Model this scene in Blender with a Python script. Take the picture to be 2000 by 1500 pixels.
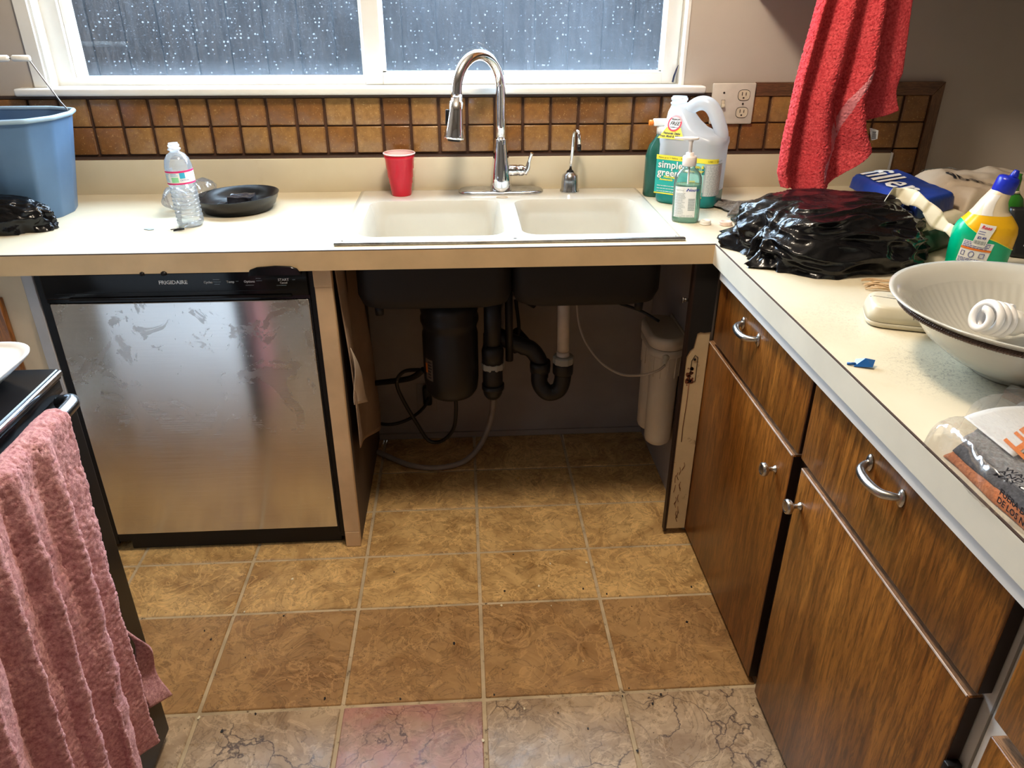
import bpy, bmesh, math, random
from mathutils import Vector, Matrix, noise
random.seed(7)
PI = math.pi
SC = bpy.context.scene
COL = SC.collection
for o in list(bpy.data.objects):
    bpy.data.objects.remove(o)

# ------------------------------------------------------------------ camera
CY, CP, CR, CF = .0655, .4746, .0031, 1476.0
fw = Vector((math.sin(CY)*math.cos(CP), math.cos(CY)*math.cos(CP), -math.sin(CP)))
rt0 = Vector((math.cos(CY), -math.sin(CY), 0)); up0 = rt0.cross(fw)
rt = math.cos(CR)*rt0 + math.sin(CR)*up0
upv = -math.sin(CR)*rt0 + math.cos(CR)*up0
cam = bpy.data.cameras.new('camera'); cam.sensor_width = 36; cam.lens = CF/2000*36; cam.clip_start = .02
co = bpy.data.objects.new('camera', cam); COL.objects.link(co)
m = Matrix((rt, upv, -fw)).transposed().to_4x4(); m.translation = Vector((.072, -2.425, 1.4607))
co.matrix_world = m
SC.camera = co

# ------------------------------------------------------------------ light and exposure
SC.view_settings.view_transform = 'Standard'
SC.view_settings.look = 'None'
SC.view_settings.gamma = 1
SC.view_settings.use_curve_mapping = False
SC.view_settings.exposure = 0.25
w = bpy.data.worlds.new('sky'); SC.world = w; w.use_nodes = True
bg = w.node_tree.nodes['Background']
bg.inputs['Color'].default_value = (.74, .88, 1.0, 1); bg.inputs['Strength'].default_value = 22.0
def area(name, loc, rot, sx, sy, power, color, portal=False):
    l = bpy.data.lights.new(name, 'AREA'); l.shape = 'RECTANGLE'; l.size = sx; l.size_y = sy; l.energy = power; l.color = color
    if portal: l.cycles.is_portal = True
    o = bpy.data.objects.new(name, l); COL.objects.link(o); o.location = loc; o.rotation_euler = rot
    return o
# daylight comes in through the window over the sink
area('window_portal', (-.18, .16, 1.69), (-PI/2, 0, 0), 1.95, 1.0, 1, (1, 1, 1), True)
CEIL_POWER = 76

# ------------------------------------------------------------------ node materials
def L(nt, a, b): nt.links.new(a, b)
def newmat(name):
    m = bpy.data.materials.new(name); m.use_nodes = True
    return m, m.node_tree, m.node_tree.nodes['Principled BSDF']
def ntex(nt, scale, detail=4, rough=.55, dist=0, vec=None, sc3=None, kind='Object'):
    tc = nt.nodes.new('ShaderNodeTexCoord')
    src = tc.outputs[kind]
    if kind == 'World':
        pass
    if sc3:
        mp = nt.nodes.new('ShaderNodeMapping'); mp.inputs['Scale'].default_value = sc3; L(nt, src, mp.inputs['Vector']); src = mp.outputs['Vector']
    n = nt.nodes.new('ShaderNodeTexNoise'); n.inputs['Scale'].default_value = scale
    n.inputs['Detail'].default_value = detail; n.inputs['Roughness'].default_value = rough; n.inputs['Distortion'].default_value = dist
    L(nt, vec or src, n.inputs['Vector'])
    return n.outputs['Fac']
def ramp(nt, fac, stops):
    r = nt.nodes.new('ShaderNodeValToRGB'); e = r.color_ramp.elements
    e[0].position, e[0].color = stops[0][0], tuple(stops[0][1])+(1,)
    e[1].position, e[1].color = stops[1][0], tuple(stops[1][1])+(1,)
    for p, c in stops[2:]:
        x = e.new(p); x.color = tuple(c)+(1,)
    L(nt, fac, r.inputs['Fac']); return r.outputs['Color']
def mixc(nt, fac, a, b, mode='MIX'):
    n = nt.nodes.new('ShaderNodeMix'); n.data_type = 'RGBA'; n.blend_type = mode
    for s, v in ((n.inputs[0], fac), (n.inputs[6], a), (n.inputs[7], b)):
        if isinstance(v, (int, float)): s.default_value = v
        elif isinstance(v, tuple): s.default_value = v if len(v) == 4 else v+(1,)
        else: L(nt, v, s)
    return n.outputs[2]
def vmath(nt, op, a, b=None):
    n = nt.nodes.new('ShaderNodeMath'); n.operation = op
    for i, v in enumerate((a, b)):
        if v is None: continue
        if isinstance(v, (int, float)): n.inputs[i].default_value = v
        else: L(nt, v, n.inputs[i])
    return n.outputs[0]
def g3(v): return (v, v, v)
def bumpn(nt, bs, h, strength, dist=.002):
    b = nt.nodes.new('ShaderNodeBump'); b.inputs['Strength'].default_value = strength; b.inputs['Distance'].default_value = dist
    L(nt, h, b.inputs['Height']); L(nt, b.outputs['Normal'], bs.inputs['Normal'])
def P(name, col, rough=.5, metal=0, var=0, vs=12, bump=0, bs=150, dist=.001, coat=0, spec=.5, sheen=0, dirt=None, dscale=30, damt=.5, trans=0, ior=1.45, emit=None):
    m, nt, b = newmat(name)
    c = tuple(col)
    b.inputs['Base Color'].default_value = c+(1,)
    b.inputs['Roughness'].default_value = rough; b.inputs['Metallic'].default_value = metal
    b.inputs['Specular IOR Level'].default_value = spec
    b.inputs['Coat Weight'].default_value = coat; b.inputs['Coat Roughness'].default_value = .08
    b.inputs['Sheen Weight'].default_value = sheen
    b.inputs['Transmission Weight'].default_value = trans; b.inputs['IOR'].default_value = ior
    out = None
    if var:
        out = ramp(nt, ntex(nt, vs, 5), [(.3, tuple(x*(1-var) for x in c)), (.7, tuple(min(1, x*(1+var*.6)) for x in c))])
    if dirt:
        f = ramp(nt, ntex(nt, dscale, 8, .7), [(1-damt, g3(0)), (min(1, 1-damt+.12), g3(1))])
        out = mixc(nt, f, out if out else c, dirt)
    if out: L(nt, out, b.inputs['Base Color'])
    if bump: bumpn(nt, b, ntex(nt, bs, 3), bump, dist)
    return m
def clearmat(name, tint=(.96, .98, 1), gloss=.12, rough=.03, bump=0, bs=60, diffuse=0, dcol=(.9, .9, .9), fres=1.0):
    m, nt, b = newmat(name); out = nt.nodes['Material Output']
    tr = nt.nodes.new('ShaderNodeBsdfTransparent'); tr.inputs['Color'].default_value = tint+(1,)
    gl = nt.nodes.new('ShaderNodeBsdfGlossy'); gl.inputs['Roughness'].default_value = rough
    lw = nt.nodes.new('ShaderNodeLayerWeight'); lw.inputs['Blend'].default_value = .35
    if bump:
        bp = nt.nodes.new('ShaderNodeBump'); bp.inputs['Strength'].default_value = bump; bp.inputs['Distance'].default_value = .003
        L(nt, ntex(nt, bs, 3), bp.inputs['Height']); L(nt, bp.outputs['Normal'], gl.inputs['Normal']); L(nt, bp.outputs['Normal'], lw.inputs['Normal'])
    fac = vmath(nt, 'MULTIPLY', lw.outputs['Fresnel'], fres); fac = vmath(nt, 'ADD', fac, gloss)
    mx = nt.nodes.new('ShaderNodeMixShader'); L(nt, fac, mx.inputs[0]); L(nt, tr.outputs[0], mx.inputs[1]); L(nt, gl.outputs[0], mx.inputs[2])
    last = mx.outputs[0]
    if diffuse:
        ad = nt.nodes.new('ShaderNodeAddShader')
        d1 = nt.nodes.new('ShaderNodeBsdfDiffuse'); d2 = nt.nodes.new('ShaderNodeBsdfTranslucent')
        d1.inputs['Color'].default_value = dcol+(1,); d2.inputs['Color'].default_value = dcol+(1,)
        m0 = nt.nodes.new('ShaderNodeMixShader'); m0.inputs[0].default_value = .5
        L(nt, d1.outputs[0], m0.inputs[1]); L(nt, d2.outputs[0], m0.inputs[2])
        m2 = nt.nodes.new('ShaderNodeMixShader'); m2.inputs[0].default_value = diffuse
        L(nt, last, m2.inputs[1]); L(nt, m0.outputs[0], m2.inputs[2]); last = m2.outputs[0]
    L(nt, last, out.inputs['Surface'])
    return m
def wood(name, dark, light, axis='Z', rough=.35, coat=.35, scale=1.0, tilt=0):
    m, nt, b = newmat(name)
    s = {'Z': (9, 9, .8), 'Y': (9, .8, 9), 'X': (.8, 9, 9)}[axis]
    tc = nt.nodes.new('ShaderNodeTexCoord'); mp = nt.nodes.new('ShaderNodeMapping')
    mp.inputs['Scale'].default_value = tuple(x*scale for x in s); mp.inputs['Rotation'].default_value = (tilt, 0, 0)
    L(nt, tc.outputs['Object'], mp.inputs['Vector'])
    n1 = ntex(nt, 1.6, 4, .6, 1.6, vec=mp.outputs['Vector'])
    n2 = ntex(nt, 22, 6, .75, .6, vec=mp.outputs['Vector'])
    n3 = ntex(nt, 1.2, 3, .5)
    a = ramp(nt, n1, [(.3, dark), (.72, light)])
    pores = ramp(nt, n2, [(.42, g3(.36)), (.56, g3(1))])
    c = mixc(nt, .85, a, pores, 'MULTIPLY')
    sh = ramp(nt, n3, [(.3, g3(.68)), (.7, g3(1.12))])
    c = mixc(nt, 1.0, c, sh, 'MULTIPLY')
    v = nt.nodes.new('ShaderNodeTexVoronoi'); v.inputs['Scale'].default_value = 26
    L(nt, tc.outputs['Object'], v.inputs['Vector'])
    k = ramp(nt, v.outputs['Distance'], [(.035, g3(1)), (.06, g3(0))])
    rn = nt.nodes.new('ShaderNodeSeparateColor'); L(nt, v.outputs['Color'], rn.inputs[0])
    k2 = vmath(nt, 'GREATER_THAN', rn.outputs[0], .86)
    k = vmath(nt, 'MULTIPLY', k, k2)
    c = mixc(nt, k, c, (.75, .55, .33))
    L(nt, c, b.inputs['Base Color'])
    b.inputs['Roughness'].default_value = rough; b.inputs['Coat Weight'].default_value = coat; b.inputs['Coat Roughness'].default_value = .22
    bumpn(nt, b, n2, .25, .0008)
    return m

M = {}
M['wall'] = P('wall_paint', (.50, .445, .385), .65, var=.08, vs=3, bump=.15, bs=60, dirt=(.36, .27, .18), dscale=5, damt=.30)
M['wall_low'] = P('shaded_bay_wall', (.34, .30, .28), .8, var=.15, vs=5, bump=.2, bs=40)  # bay wall colour kept dark, which deepens the shade under the sink
M['ceil'] = P('ceiling_paint', (.55, .52, .47), .9)
M['dark_wall'] = P('far_wall_paint', (.32, .29, .25), .8)
M['white'] = P('white_trim_paint', (.83, .83, .79), .35, var=.05, vs=8, bump=.1, bs=30)
M['vinyl'] = P('window_vinyl', (.74, .72, .67), .38, var=.06, vs=6)
M['laminate'] = None
M['edge'] = P('laminate_edge', (.68, .49, .27), .45, var=.12, vs=9, dirt=(.16, .08, .03), dscale=26, damt=.27)
M['edge_light'] = P('laminate_edge_pale', (.72, .68, .56), .4, var=.08, vs=7, dirt=(.25, .2, .15), dscale=30, damt=.26)
M['seam'] = P('dark_seam_glue', (.06, .035, .025), .6)
M['steel_rim'] = P('tarnished_steel', (.30, .29, .28), .35, metal=1, var=.4, vs=30)
M['chrome'] = P('chrome', (.82, .82, .84), .06, metal=1)
M['chrome_old'] = P('spotted_chrome', (.55, .56, .58), .22, metal=1, var=.3, vs=60)
M['nickel'] = P('brushed_nickel', (.55, .53, .50), .27, metal=1, var=.1, vs=50)
M['porcelain'] = P('sink_enamel', (.60, .575, .50), .16, var=.06, vs=5, dirt=(.45, .33, .18), dscale=9, damt=.27, coat=.3)
M['black'] = P('black_plastic', (.005, .005, .006), .4, spec=.35)
M['iron'] = P('black_cast_iron', (.010, .009, .009), .6)
M['abs'] = P('black_drain_pipe', (.011, .011, .012), .42)
M['stove_black'] = P('black_stove_panel', (.004, .004, .004), .35, spec=.2)
M['gloss_black'] = P('black_enamel', (.005, .005, .006), .14, spec=.3)
M['red_cup'] = P('red_plastic', (.62, .008, .03), .22, spec=.5)
M['cup_in'] = P('cup_lining', (.85, .62, .60), .3)
M['bucket'] = P('blue_plastic', (.085, .165, .29), .42, var=.12, vs=10, dirt=(.35, .42, .5), dscale=90, damt=.26)
M['bucket_rim'] = P('pale_blue_plastic', (.30, .42, .52), .35)
M['grip'] = P('white_grip_plastic', (.80, .78, .72), .4, var=.08, vs=40)
M['wire'] = P('steel_wire', (.25, .23, .21), .4, metal=1)
M['wire_dark'] = P('black_cable', (.012, .011, .011), .5)
M['hose'] = P('grey_drain_hose', (.30, .26, .235), .55, var=.15, vs=20, dirt=(.04, .03, .02), dscale=60, damt=.34)
M['pvc'] = P('stained_pvc', (.62, .54, .44), .4, var=.15, vs=18, dirt=(.25, .13, .06), dscale=20, damt=.38)
M['nut'] = P('grey_slip_nut', (.34, .34, .30), .5)
M['filter'] = P('cream_filter_plastic', (.62, .55, .44), .35, var=.06, vs=10)
M['post'] = P('raw_pine', (.68, .47, .27), .6, var=.2, vs=7, bump=.2, bs=30, dirt=(.22, .12, .06), dscale=16, damt=.3)
M['post_paint'] = P('stained_cream_paint', (.62, .48, .28), .5, var=.15, vs=8, dirt=(.16, .06, .02), dscale=22, damt=.38)
M['black_paint'] = P('charred_black_paint', (.008, .007, .006), .7)
M['side_panel'] = P('dark_side_board', (.10, .065, .04), .7, var=.3, vs=6)
M['sheet'] = P('brown_backing_paper', (.36, .25, .17), .75, var=.2, vs=8, bump=.3, bs=18, dist=.004)
M['sheet_pale'] = P('torn_pale_paper', (.72, .60, .47), .7, var=.15, vs=9)
M['frame_white'] = P('face_frame_paint', (.70, .69, .66), .4, var=.08, vs=6, dirt=(.25, .2, .15), dscale=25, damt=.27)
M['frame_cream'] = P('cream_cabinet_paint', (.62, .50, .34), .5, var=.12, vs=6, dirt=(.3, .2, .1), dscale=20, damt=.27)
M['filler'] = P('grey_filler_strip', (.42, .42, .43), .4, var=.12, vs=9, dirt=(.06, .05, .05), dscale=34, damt=.27)
M['oak'] = wood('oak_veneer', (.14, .042, .006), (.47, .175, .027), 'Z', coat=.12)
M['oak_edge'] = wood('oak_board_edge', (.24, .11, .05), (.50, .27, .13), 'Y', scale=2, rough=.5)
M['worn'] = P('pale_edge_tone', (.62, .50, .42), .4, var=.3, vs=40)  # pale tone for the thin strips along panel top edges
M['oak_dark_and_shade'] = P('dark_wood_and_gap_shade', (.022, .009, .005), .5, var=.3, vs=20)
M['trimwood'] = wood('backsplash_wood_trim', (.11, .045, .018), (.24, .11, .045), 'X', scale=1.5, rough=.5)
M['trimwood_v'] = wood('backsplash_wood_trim_upright', (.14, .06, .025), (.28, .14, .06), 'Z', scale=1.5, rough=.5)
M['board'] = wood('cutting_board_wood', (.28, .11, .045), (.46, .22, .10), 'X', scale=2)
M['plate'] = P('outlet_plate_paint', (.62, .57, .50), .4, var=.08, vs=30, dirt=(.25, .2, .17), dscale=60, damt=.3)
M['slot'] = P('dark_slot', (.02, .015, .012), .6)
M['ivory'] = P('ivory_plastic', (.62, .55, .42), .35)
M['cap'] = P('white_cap_plastic', (.84, .82, .76), .4)
M['cap_pink'] = P('pink_stained_cap', (.80, .62, .52), .4, var=.25, vs=40)
M['device'] = P('aged_cream_plastic', (.60, .54, .40), .35, var=.04, vs=20)
M['bowl'] = P('white_milk_glass', (.56, .55, .485), .14, coat=.4, var=.03, vs=10)
M['rope'] = P('bronze_rope_trim', (.10, .065, .05), .35, metal=.6)
M['bulb'] = P('white_lamp_glass', (.86, .84, .82), .2)
M['paper_w'] = P('white_label_paper', (.86, .88, .88), .4)
M['ink'] = P('black_print', (.015, .015, .02), .5)
M['ink_grey'] = P('grey_print', (.30, .36, .38), .5)
M['ink_blue'] = P('blue_print', (.04, .06, .36), .5)
M['ink_white'] = P('white_print', (.88, .88, .88), .5)
M['ink_red'] = P('red_print', (.70, .02, .05), .5)
M['ink_yellow'] = P('yellow_print', (.88, .78, .06), .5)
M['ink_orange'] = P('orange_print', (.85, .22, .02), .5)
M['ink_pink'] = P('magenta_print', (.72, .03, .18), .45)
M['ink_cyan'] = P('cyan_print', (.05, .45, .72), .45)
M['ink_green'] = P('green_print', (.30, .75, .40), .45)
M['teal'] = P('teal_label', (.02, .42, .38), .35)
M['teal_dark'] = P('dark_teal_label', (.005, .20, .19), .35)
M['teal_pale'] = P('pale_teal_label', (.32, .66, .60), .35)
M['grey_label'] = P('grey_label_panel', (.42, .48, .50), .4)
M['blue_cap'] = P('blue_cap_plastic', (.01, .025, .42), .28)
M['wc_cream'] = P('cream_bottle_plastic', (.78, .66, .47), .3)
M['wc_white'] = P('clear_sticker', (.86, .84, .80), .35)
M['wc_yellow'] = P('yellow_shrink_label', (.92, .52, .015), .25)
M['wc_green'] = P('green_shrink_label', (.0, .46, .24), .25)
M['green_b'] = P('green_bottle_plastic', (.03, .20, .02), .2, coat=.4)
M['kraft'] = P('kraft_bag_paper', (.46, .37, .27), .6, var=.12, vs=6, bump=.5, bs=9, dist=.012)
M['blue_bag'] = P('blue_bag_print', (.012, .045, .27), .32, bump=.5, bs=10, dist=.01)
M['bag_white'] = P('white_bag_print', (.86, .86, .84), .4)
M['cream_bag'] = P('cream_bag_paper', (.74, .68, .50), .45, var=.06, vs=8, bump=.4, bs=14, dist=.006)
M['green_bag'] = P('dark_green_bag_print', (.03, .085, .05), .35, bump=.4, bs=14, dist=.006)
M['twine'] = P('tan_twine', (.62, .43, .24), .8)
M['scrap'] = P('blue_foil_wrapper', (.01, .10, .36), .25)
M['pink_terry'] = None
def terry(name, base, light, scale=260, rough=.95, dirt=None):
    m, nt, b = newmat(name)
    n = ntex(nt, scale, 5, .7); n2 = ntex(nt, 14, 4, .6)
    c = ramp(nt, n, [(.34, tuple(x*.55 for x in base)), (.68, light)])
    c = mixc(nt, ramp(nt, n2, [(.3, g3(.0)), (.75, g3(.55))]), c, dirt or tuple(x*.75 for x in base))
    L(nt, c, b.inputs['Base Color']); b.inputs['Roughness'].default_value = rough; b.inputs['Specular IOR Level'].default_value = .15
    b.inputs['Sheen Weight'].default_value = .5; b.inputs['Sheen Roughness'].default_value = .4
    b.inputs['Sheen Tint'].default_value = light+(1,)
    bumpn(nt, b, n, .9, .003)
    return m
M['pink_terry'] = terry('pink_terry', (.66, .25, .27), (.93, .55, .54), 150, dirt=(.45, .17, .19))
M['red_terry'] = terry('red_terry', (.78, .045, .065), (.98, .16, .17), 170)
M['band'] = P('red_towel_band', (.66, .22, .25), .45)
M['rag'] = terry('grey_rag', (.17, .16, .15), (.33, .31, .29), 120)
M['glove'] = terry('grey_knit', (.30, .30, .30), (.50, .50, .49), 230)
M['glove_dark'] = terry('charcoal_knit', (.07, .07, .08), (.16, .16, .17), 230)
M['glove_orange'] = terry('orange_knit', (.60, .16, .05), (.85, .32, .12), 230)
M['clear'] = clearmat('clear_pet', (.93, .95, .97), .10, .05, bump=.15, bs=50, diffuse=.14)
M['clear_bag'] = clearmat('clear_bag_film', (.95, .94, .93), .015, .14, bump=.35, bs=26, diffuse=.07, fres=.28)
M['soap_clear'] = clearmat('clear_soap_bottle', (.96, .99, .97), .06, .04, diffuse=.05)
M['soap_liquid'] = clearmat('green_soap', (.86, 1.0, .94), .03, .1, diffuse=.35, dcol=(.42, .92, .68))
M['hdpe'] = clearmat('milky_jug_plastic', (.92, .96, .96), .03, .25, diffuse=.62, dcol=(.88, .90, .92))
M['jug_liquid'] = P('teal_cleaner_liquid', (.0, .22, .22), .25)

def mk_laminate():
    m, nt, b = newmat('laminate_worktop')
    n1 = ntex(nt, 3, 4); n2 = ntex(nt, 45, 6, .7)
    c = ramp(nt, n1, [(.3, (.62, .55, .39)), (.7, (.73, .66, .50))])
    c = mixc(nt, ramp(nt, ntex(nt, 11, 7, .7), [(.60, g3(0)), (.78, g3(.35))]), c, (.52, .40, .22))
    geo = nt.nodes.new('ShaderNodeNewGeometry')
    # worn, scratched patch on the right run and a finer one behind it
    for px, py, r, a in ((.86, -1.36, .13, .85), (.80, -1.13, .16, .35), (.80, -.30, .12, .5)):
        d = nt.nodes.new('ShaderNodeVectorMath'); d.operation = 'DISTANCE'; L(nt, geo.outputs['Position'], d.inputs[0]); d.inputs[1].default_value = (px, py, .914)
        k = ramp(nt, d.outputs['Value'], [(.0, g3(1)), (r, g3(0))])
        s = ramp(nt, ntex(nt, 130, 6, .8, 1.5), [(.50, g3(0)), (.60, g3(1))])
        f = vmath(nt, 'MULTIPLY', vmath(nt, 'MULTIPLY', k, s), a)
        c = mixc(nt, f, c, (.20, .16, .13))
    L(nt, c, b.inputs['Base Color']); b.inputs['Roughness'].default_value = .34
    bumpn(nt, b, n2, .05, .001)
    return m
M['laminate'] = mk_laminate()
def mk_tile(name, a, bcol, cracks=False, pink=False, rough=.36):
    m, nt, b = newmat(name)
    geo = nt.nodes.new('ShaderNodeNewGeometry')
    def wn(scale, detail, r, d):
        n = nt.nodes.new('ShaderNodeTexNoise'); n.inputs['Scale'].default_value = scale; n.inputs['Detail'].default_value = detail
        n.inputs['Roughness'].default_value = r; n.inputs['Distortion'].default_value = d; L(nt, geo.outputs['Position'], n.inputs['Vector']); return n.outputs['Fac']
    c = ramp(nt, wn(7, 8, .68, 1.2), [(.32, a), (.62, bcol)])
    v = wn(9, 7, .6, 2.6)
    band = ramp(nt, v, [(.47, g3(0)), (.495, g3(.42)), (.505, g3(.42)), (.53, g3(0))])
    c = mixc(nt, band, c, tuple(x*.35 for x in a))
    band2 = ramp(nt, wn(8, 7, .6, 2.2), [(.53, g3(0)), (.55, g3(.38)), (.565, g3(.38)), (.59, g3(0))])
    c = mixc(nt, band2, c, tuple(min(1, x*1.5) for x in bcol))
    sp = ramp(nt, wn(120, 2, .5, 0), [(.70, g3(0)), (.73, g3(.8))])
    c = mixc(nt, sp, c, (.05, .03, .02))
    if cracks:
        vo = nt.nodes.new('ShaderNodeTexVoronoi'); vo.feature = 'DISTANCE_TO_EDGE'; vo.inputs['Scale'].default_value = 7
        vv = nt.nodes.new('ShaderNodeTexNoise'); vv.inputs['Scale'].default_value = 6; vv.inputs['Detail'].default_value = 6; L(nt, geo.outputs['Position'], vv.inputs['Vector'])
        am = nt.nodes.new('ShaderNodeVectorMath'); am.operation = 'MULTIPLY_ADD'; L(nt, vv.outputs['Color'], am.inputs[0]); am.inputs[1].default_value = (.35, .35, .35); L(nt, geo.outputs['Position'], am.inputs[2])
        L(nt, am.outputs[0], vo.inputs['Vector'])
        k = ramp(nt, vo.outputs['Distance'], [(.004, g3(.85)), (.022, g3(0))])
        k = vmath(nt, 'MULTIPLY', k, ramp(nt, wn(5, 2, .5, 0), [(.42, g3(0)), (.56, g3(1))]))
        c = mixc(nt, k, c, (.05, .03, .03))
    if pink:
        c = mixc(nt, ramp(nt, wn(6, 4, .6, .8), [(.40, g3(.05)), (.62, g3(.62))]), c, (.46, .20, .19))
    L(nt, c, b.inputs['Base Color']); b.inputs['Roughness'].default_value = rough
    L(nt, ramp(nt, wn(16, 5, .6, 0), [(.3, g3(rough-.1)), (.7, g3(rough+.14))]), b.inputs['Roughness'])
    bumpn(nt, b, wn(30, 5, .6, .5), .25, .002)
    return m
M['ftile'] = mk_tile('travertine_tile', (.32, .175, .060), (.64, .42, .175))
M['ftile_dk'] = mk_tile('brown_travertine_tile', (.25, .13, .050), (.42, .25, .105))
M['ftile_worn'] = mk_tile('cracked_grey_tile', (.28, .185, .11), (.48, .36, .235), True, rough=.30)
M['ftile_pink'] = mk_tile('pink_stained_tile', (.27, .16, .11), (.43, .27, .19), True, True, rough=.30)
M['grout'] = P('floor_grout', (.50, .40, .26), .8, var=.25, vs=14, dirt=(.06, .035, .02), dscale=45, damt=.42)
M['grout_dark'] = P('brown_wall_grout', (.075, .032, .016), .8, var=.3, vs=30)
def mk_btile():
    m, nt, b = newmat('amber_wall_tile')
    tc = nt.nodes.new('ShaderNodeTexCoord')
    s = nt.nodes.new('ShaderNodeVectorMath'); s.operation = 'ADD'; L(nt, tc.outputs['Object'], s.inputs[0]); s.inputs[1].default_value = (.2493+8.5, 0, .0)
    d = nt.nodes.new('ShaderNodeVectorMath'); d.operation = 'DIVIDE'; L(nt, s.outputs[0], d.inputs[0]); d.inputs[1].default_value = (.085, 1, .0815)
    f = nt.nodes.new('ShaderNodeVectorMath'); f.operation = 'FLOOR'; L(nt, d.outputs[0], f.inputs[0])
    wn = nt.nodes.new('ShaderNodeTexWhiteNoise'); wn.noise_dimensions = '3D'; L(nt, f.outputs[0], wn.inputs['Vector'])
    base = ramp(nt, wn.outputs['Value'], [(0, (.21, .085, .020)), (1, (.385, .215, .07)), (.55, (.30, .135, .034))])
    c = mixc(nt, ramp(nt, ntex(nt, 60, 6, .75), [(.35, g3(.55)), (.65, g3(0))]), base, (.13, .055, .017))
    fr_ = nt.nodes.new('ShaderNodeVectorMath'); fr_.operation = 'FRACTION'; L(nt, d.outputs[0], fr_.inputs[0])
    sx_ = nt.nodes.new('ShaderNodeSeparateXYZ'); L(nt, fr_.outputs[0], sx_.inputs[0])
    ex_ = vmath(nt, 'ABSOLUTE', vmath(nt, 'SUBTRACT', sx_.outputs['X'], .5)); ex_ = ramp(nt, vmath(nt, 'ADD', ex_, vmath(nt, 'MULTIPLY', ntex(nt, 40, 3), .06)), [(.40, g3(0)), (.49, g3(.75))])
    c = mixc(nt, ex_, c, (.10, .04, .013))
    sp = ramp(nt, ntex(nt, 200, 3, .6), [(.62, g3(0)), (.70, g3(.6))])
    c = mixc(nt, sp, c, (.62, .40, .17))
    L(nt, c, b.inputs['Base Color']); b.inputs['Roughness'].default_value = .28; b.inputs['Coat Weight'].default_value = .25
    bumpn(nt, b, ntex(nt, 35, 5, .65), .35, .003)
    return m
M['btile'] = mk_btile()
def mk_stainless():
    m, nt, b = newmat('smudged_stainless')
    tc = nt.nodes.new('ShaderNodeTexCoord')
    br = ntex(nt, 3, 3, .6, sc3=(2, 2, 420))
    sm = ntex(nt, 9, 7, .68, 1.2)
    sp = nt.nodes.new('ShaderNodeTexVoronoi'); sp.inputs['Scale'].default_value = 34; L(nt, tc.outputs['Object'], sp.inputs['Vector'])
    c = ramp(nt, br, [(.3, (.66, .65, .64)), (.7, (.76, .75, .74))])
    blot = ramp(nt, vmath(nt, 'ADD', sm, vmath(nt, 'MULTIPLY', ntex(nt, 26, 4, .6), .12)), [(.60, g3(0)), (.63, g3(.55))])
    # splashes gather in the upper part of the door
    sep = nt.nodes.new('ShaderNodeSeparateXYZ'); L(nt, tc.outputs['Object'], sep.inputs[0])
    topm = ramp(nt, sep.outputs['Z'], [(.30, g3(.15)), (.78, g3(1))])
    k = vmath(nt, 'MULTIPLY', blot, topm)
    c = mixc(nt, k, c, (.46, .44, .43))
    L(nt, c, b.inputs['Base Color']); b.inputs['Metallic'].default_value = 1
    r = mixc(nt, k, ramp(nt, br, [(.3, g3(.19)), (.7, g3(.25))]), (.45, .45, .45))
    L(nt, r, b.inputs['Roughness'])
    b.inputs['Anisotropic'].default_value = .9; b.inputs['Anisotropic Rotation'].default_value = .25
    tg = nt.nodes.new('ShaderNodeTangent'); tg.direction_type = 'RADIAL'; tg.axis = 'Z'; L(nt, tg.outputs[0], b.inputs['Tangent'])
    bumpn(nt, b, ntex(nt, 1.7, 2, .5), .25, .01)
    return m
M['stainless'] = mk_stainless()
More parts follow.
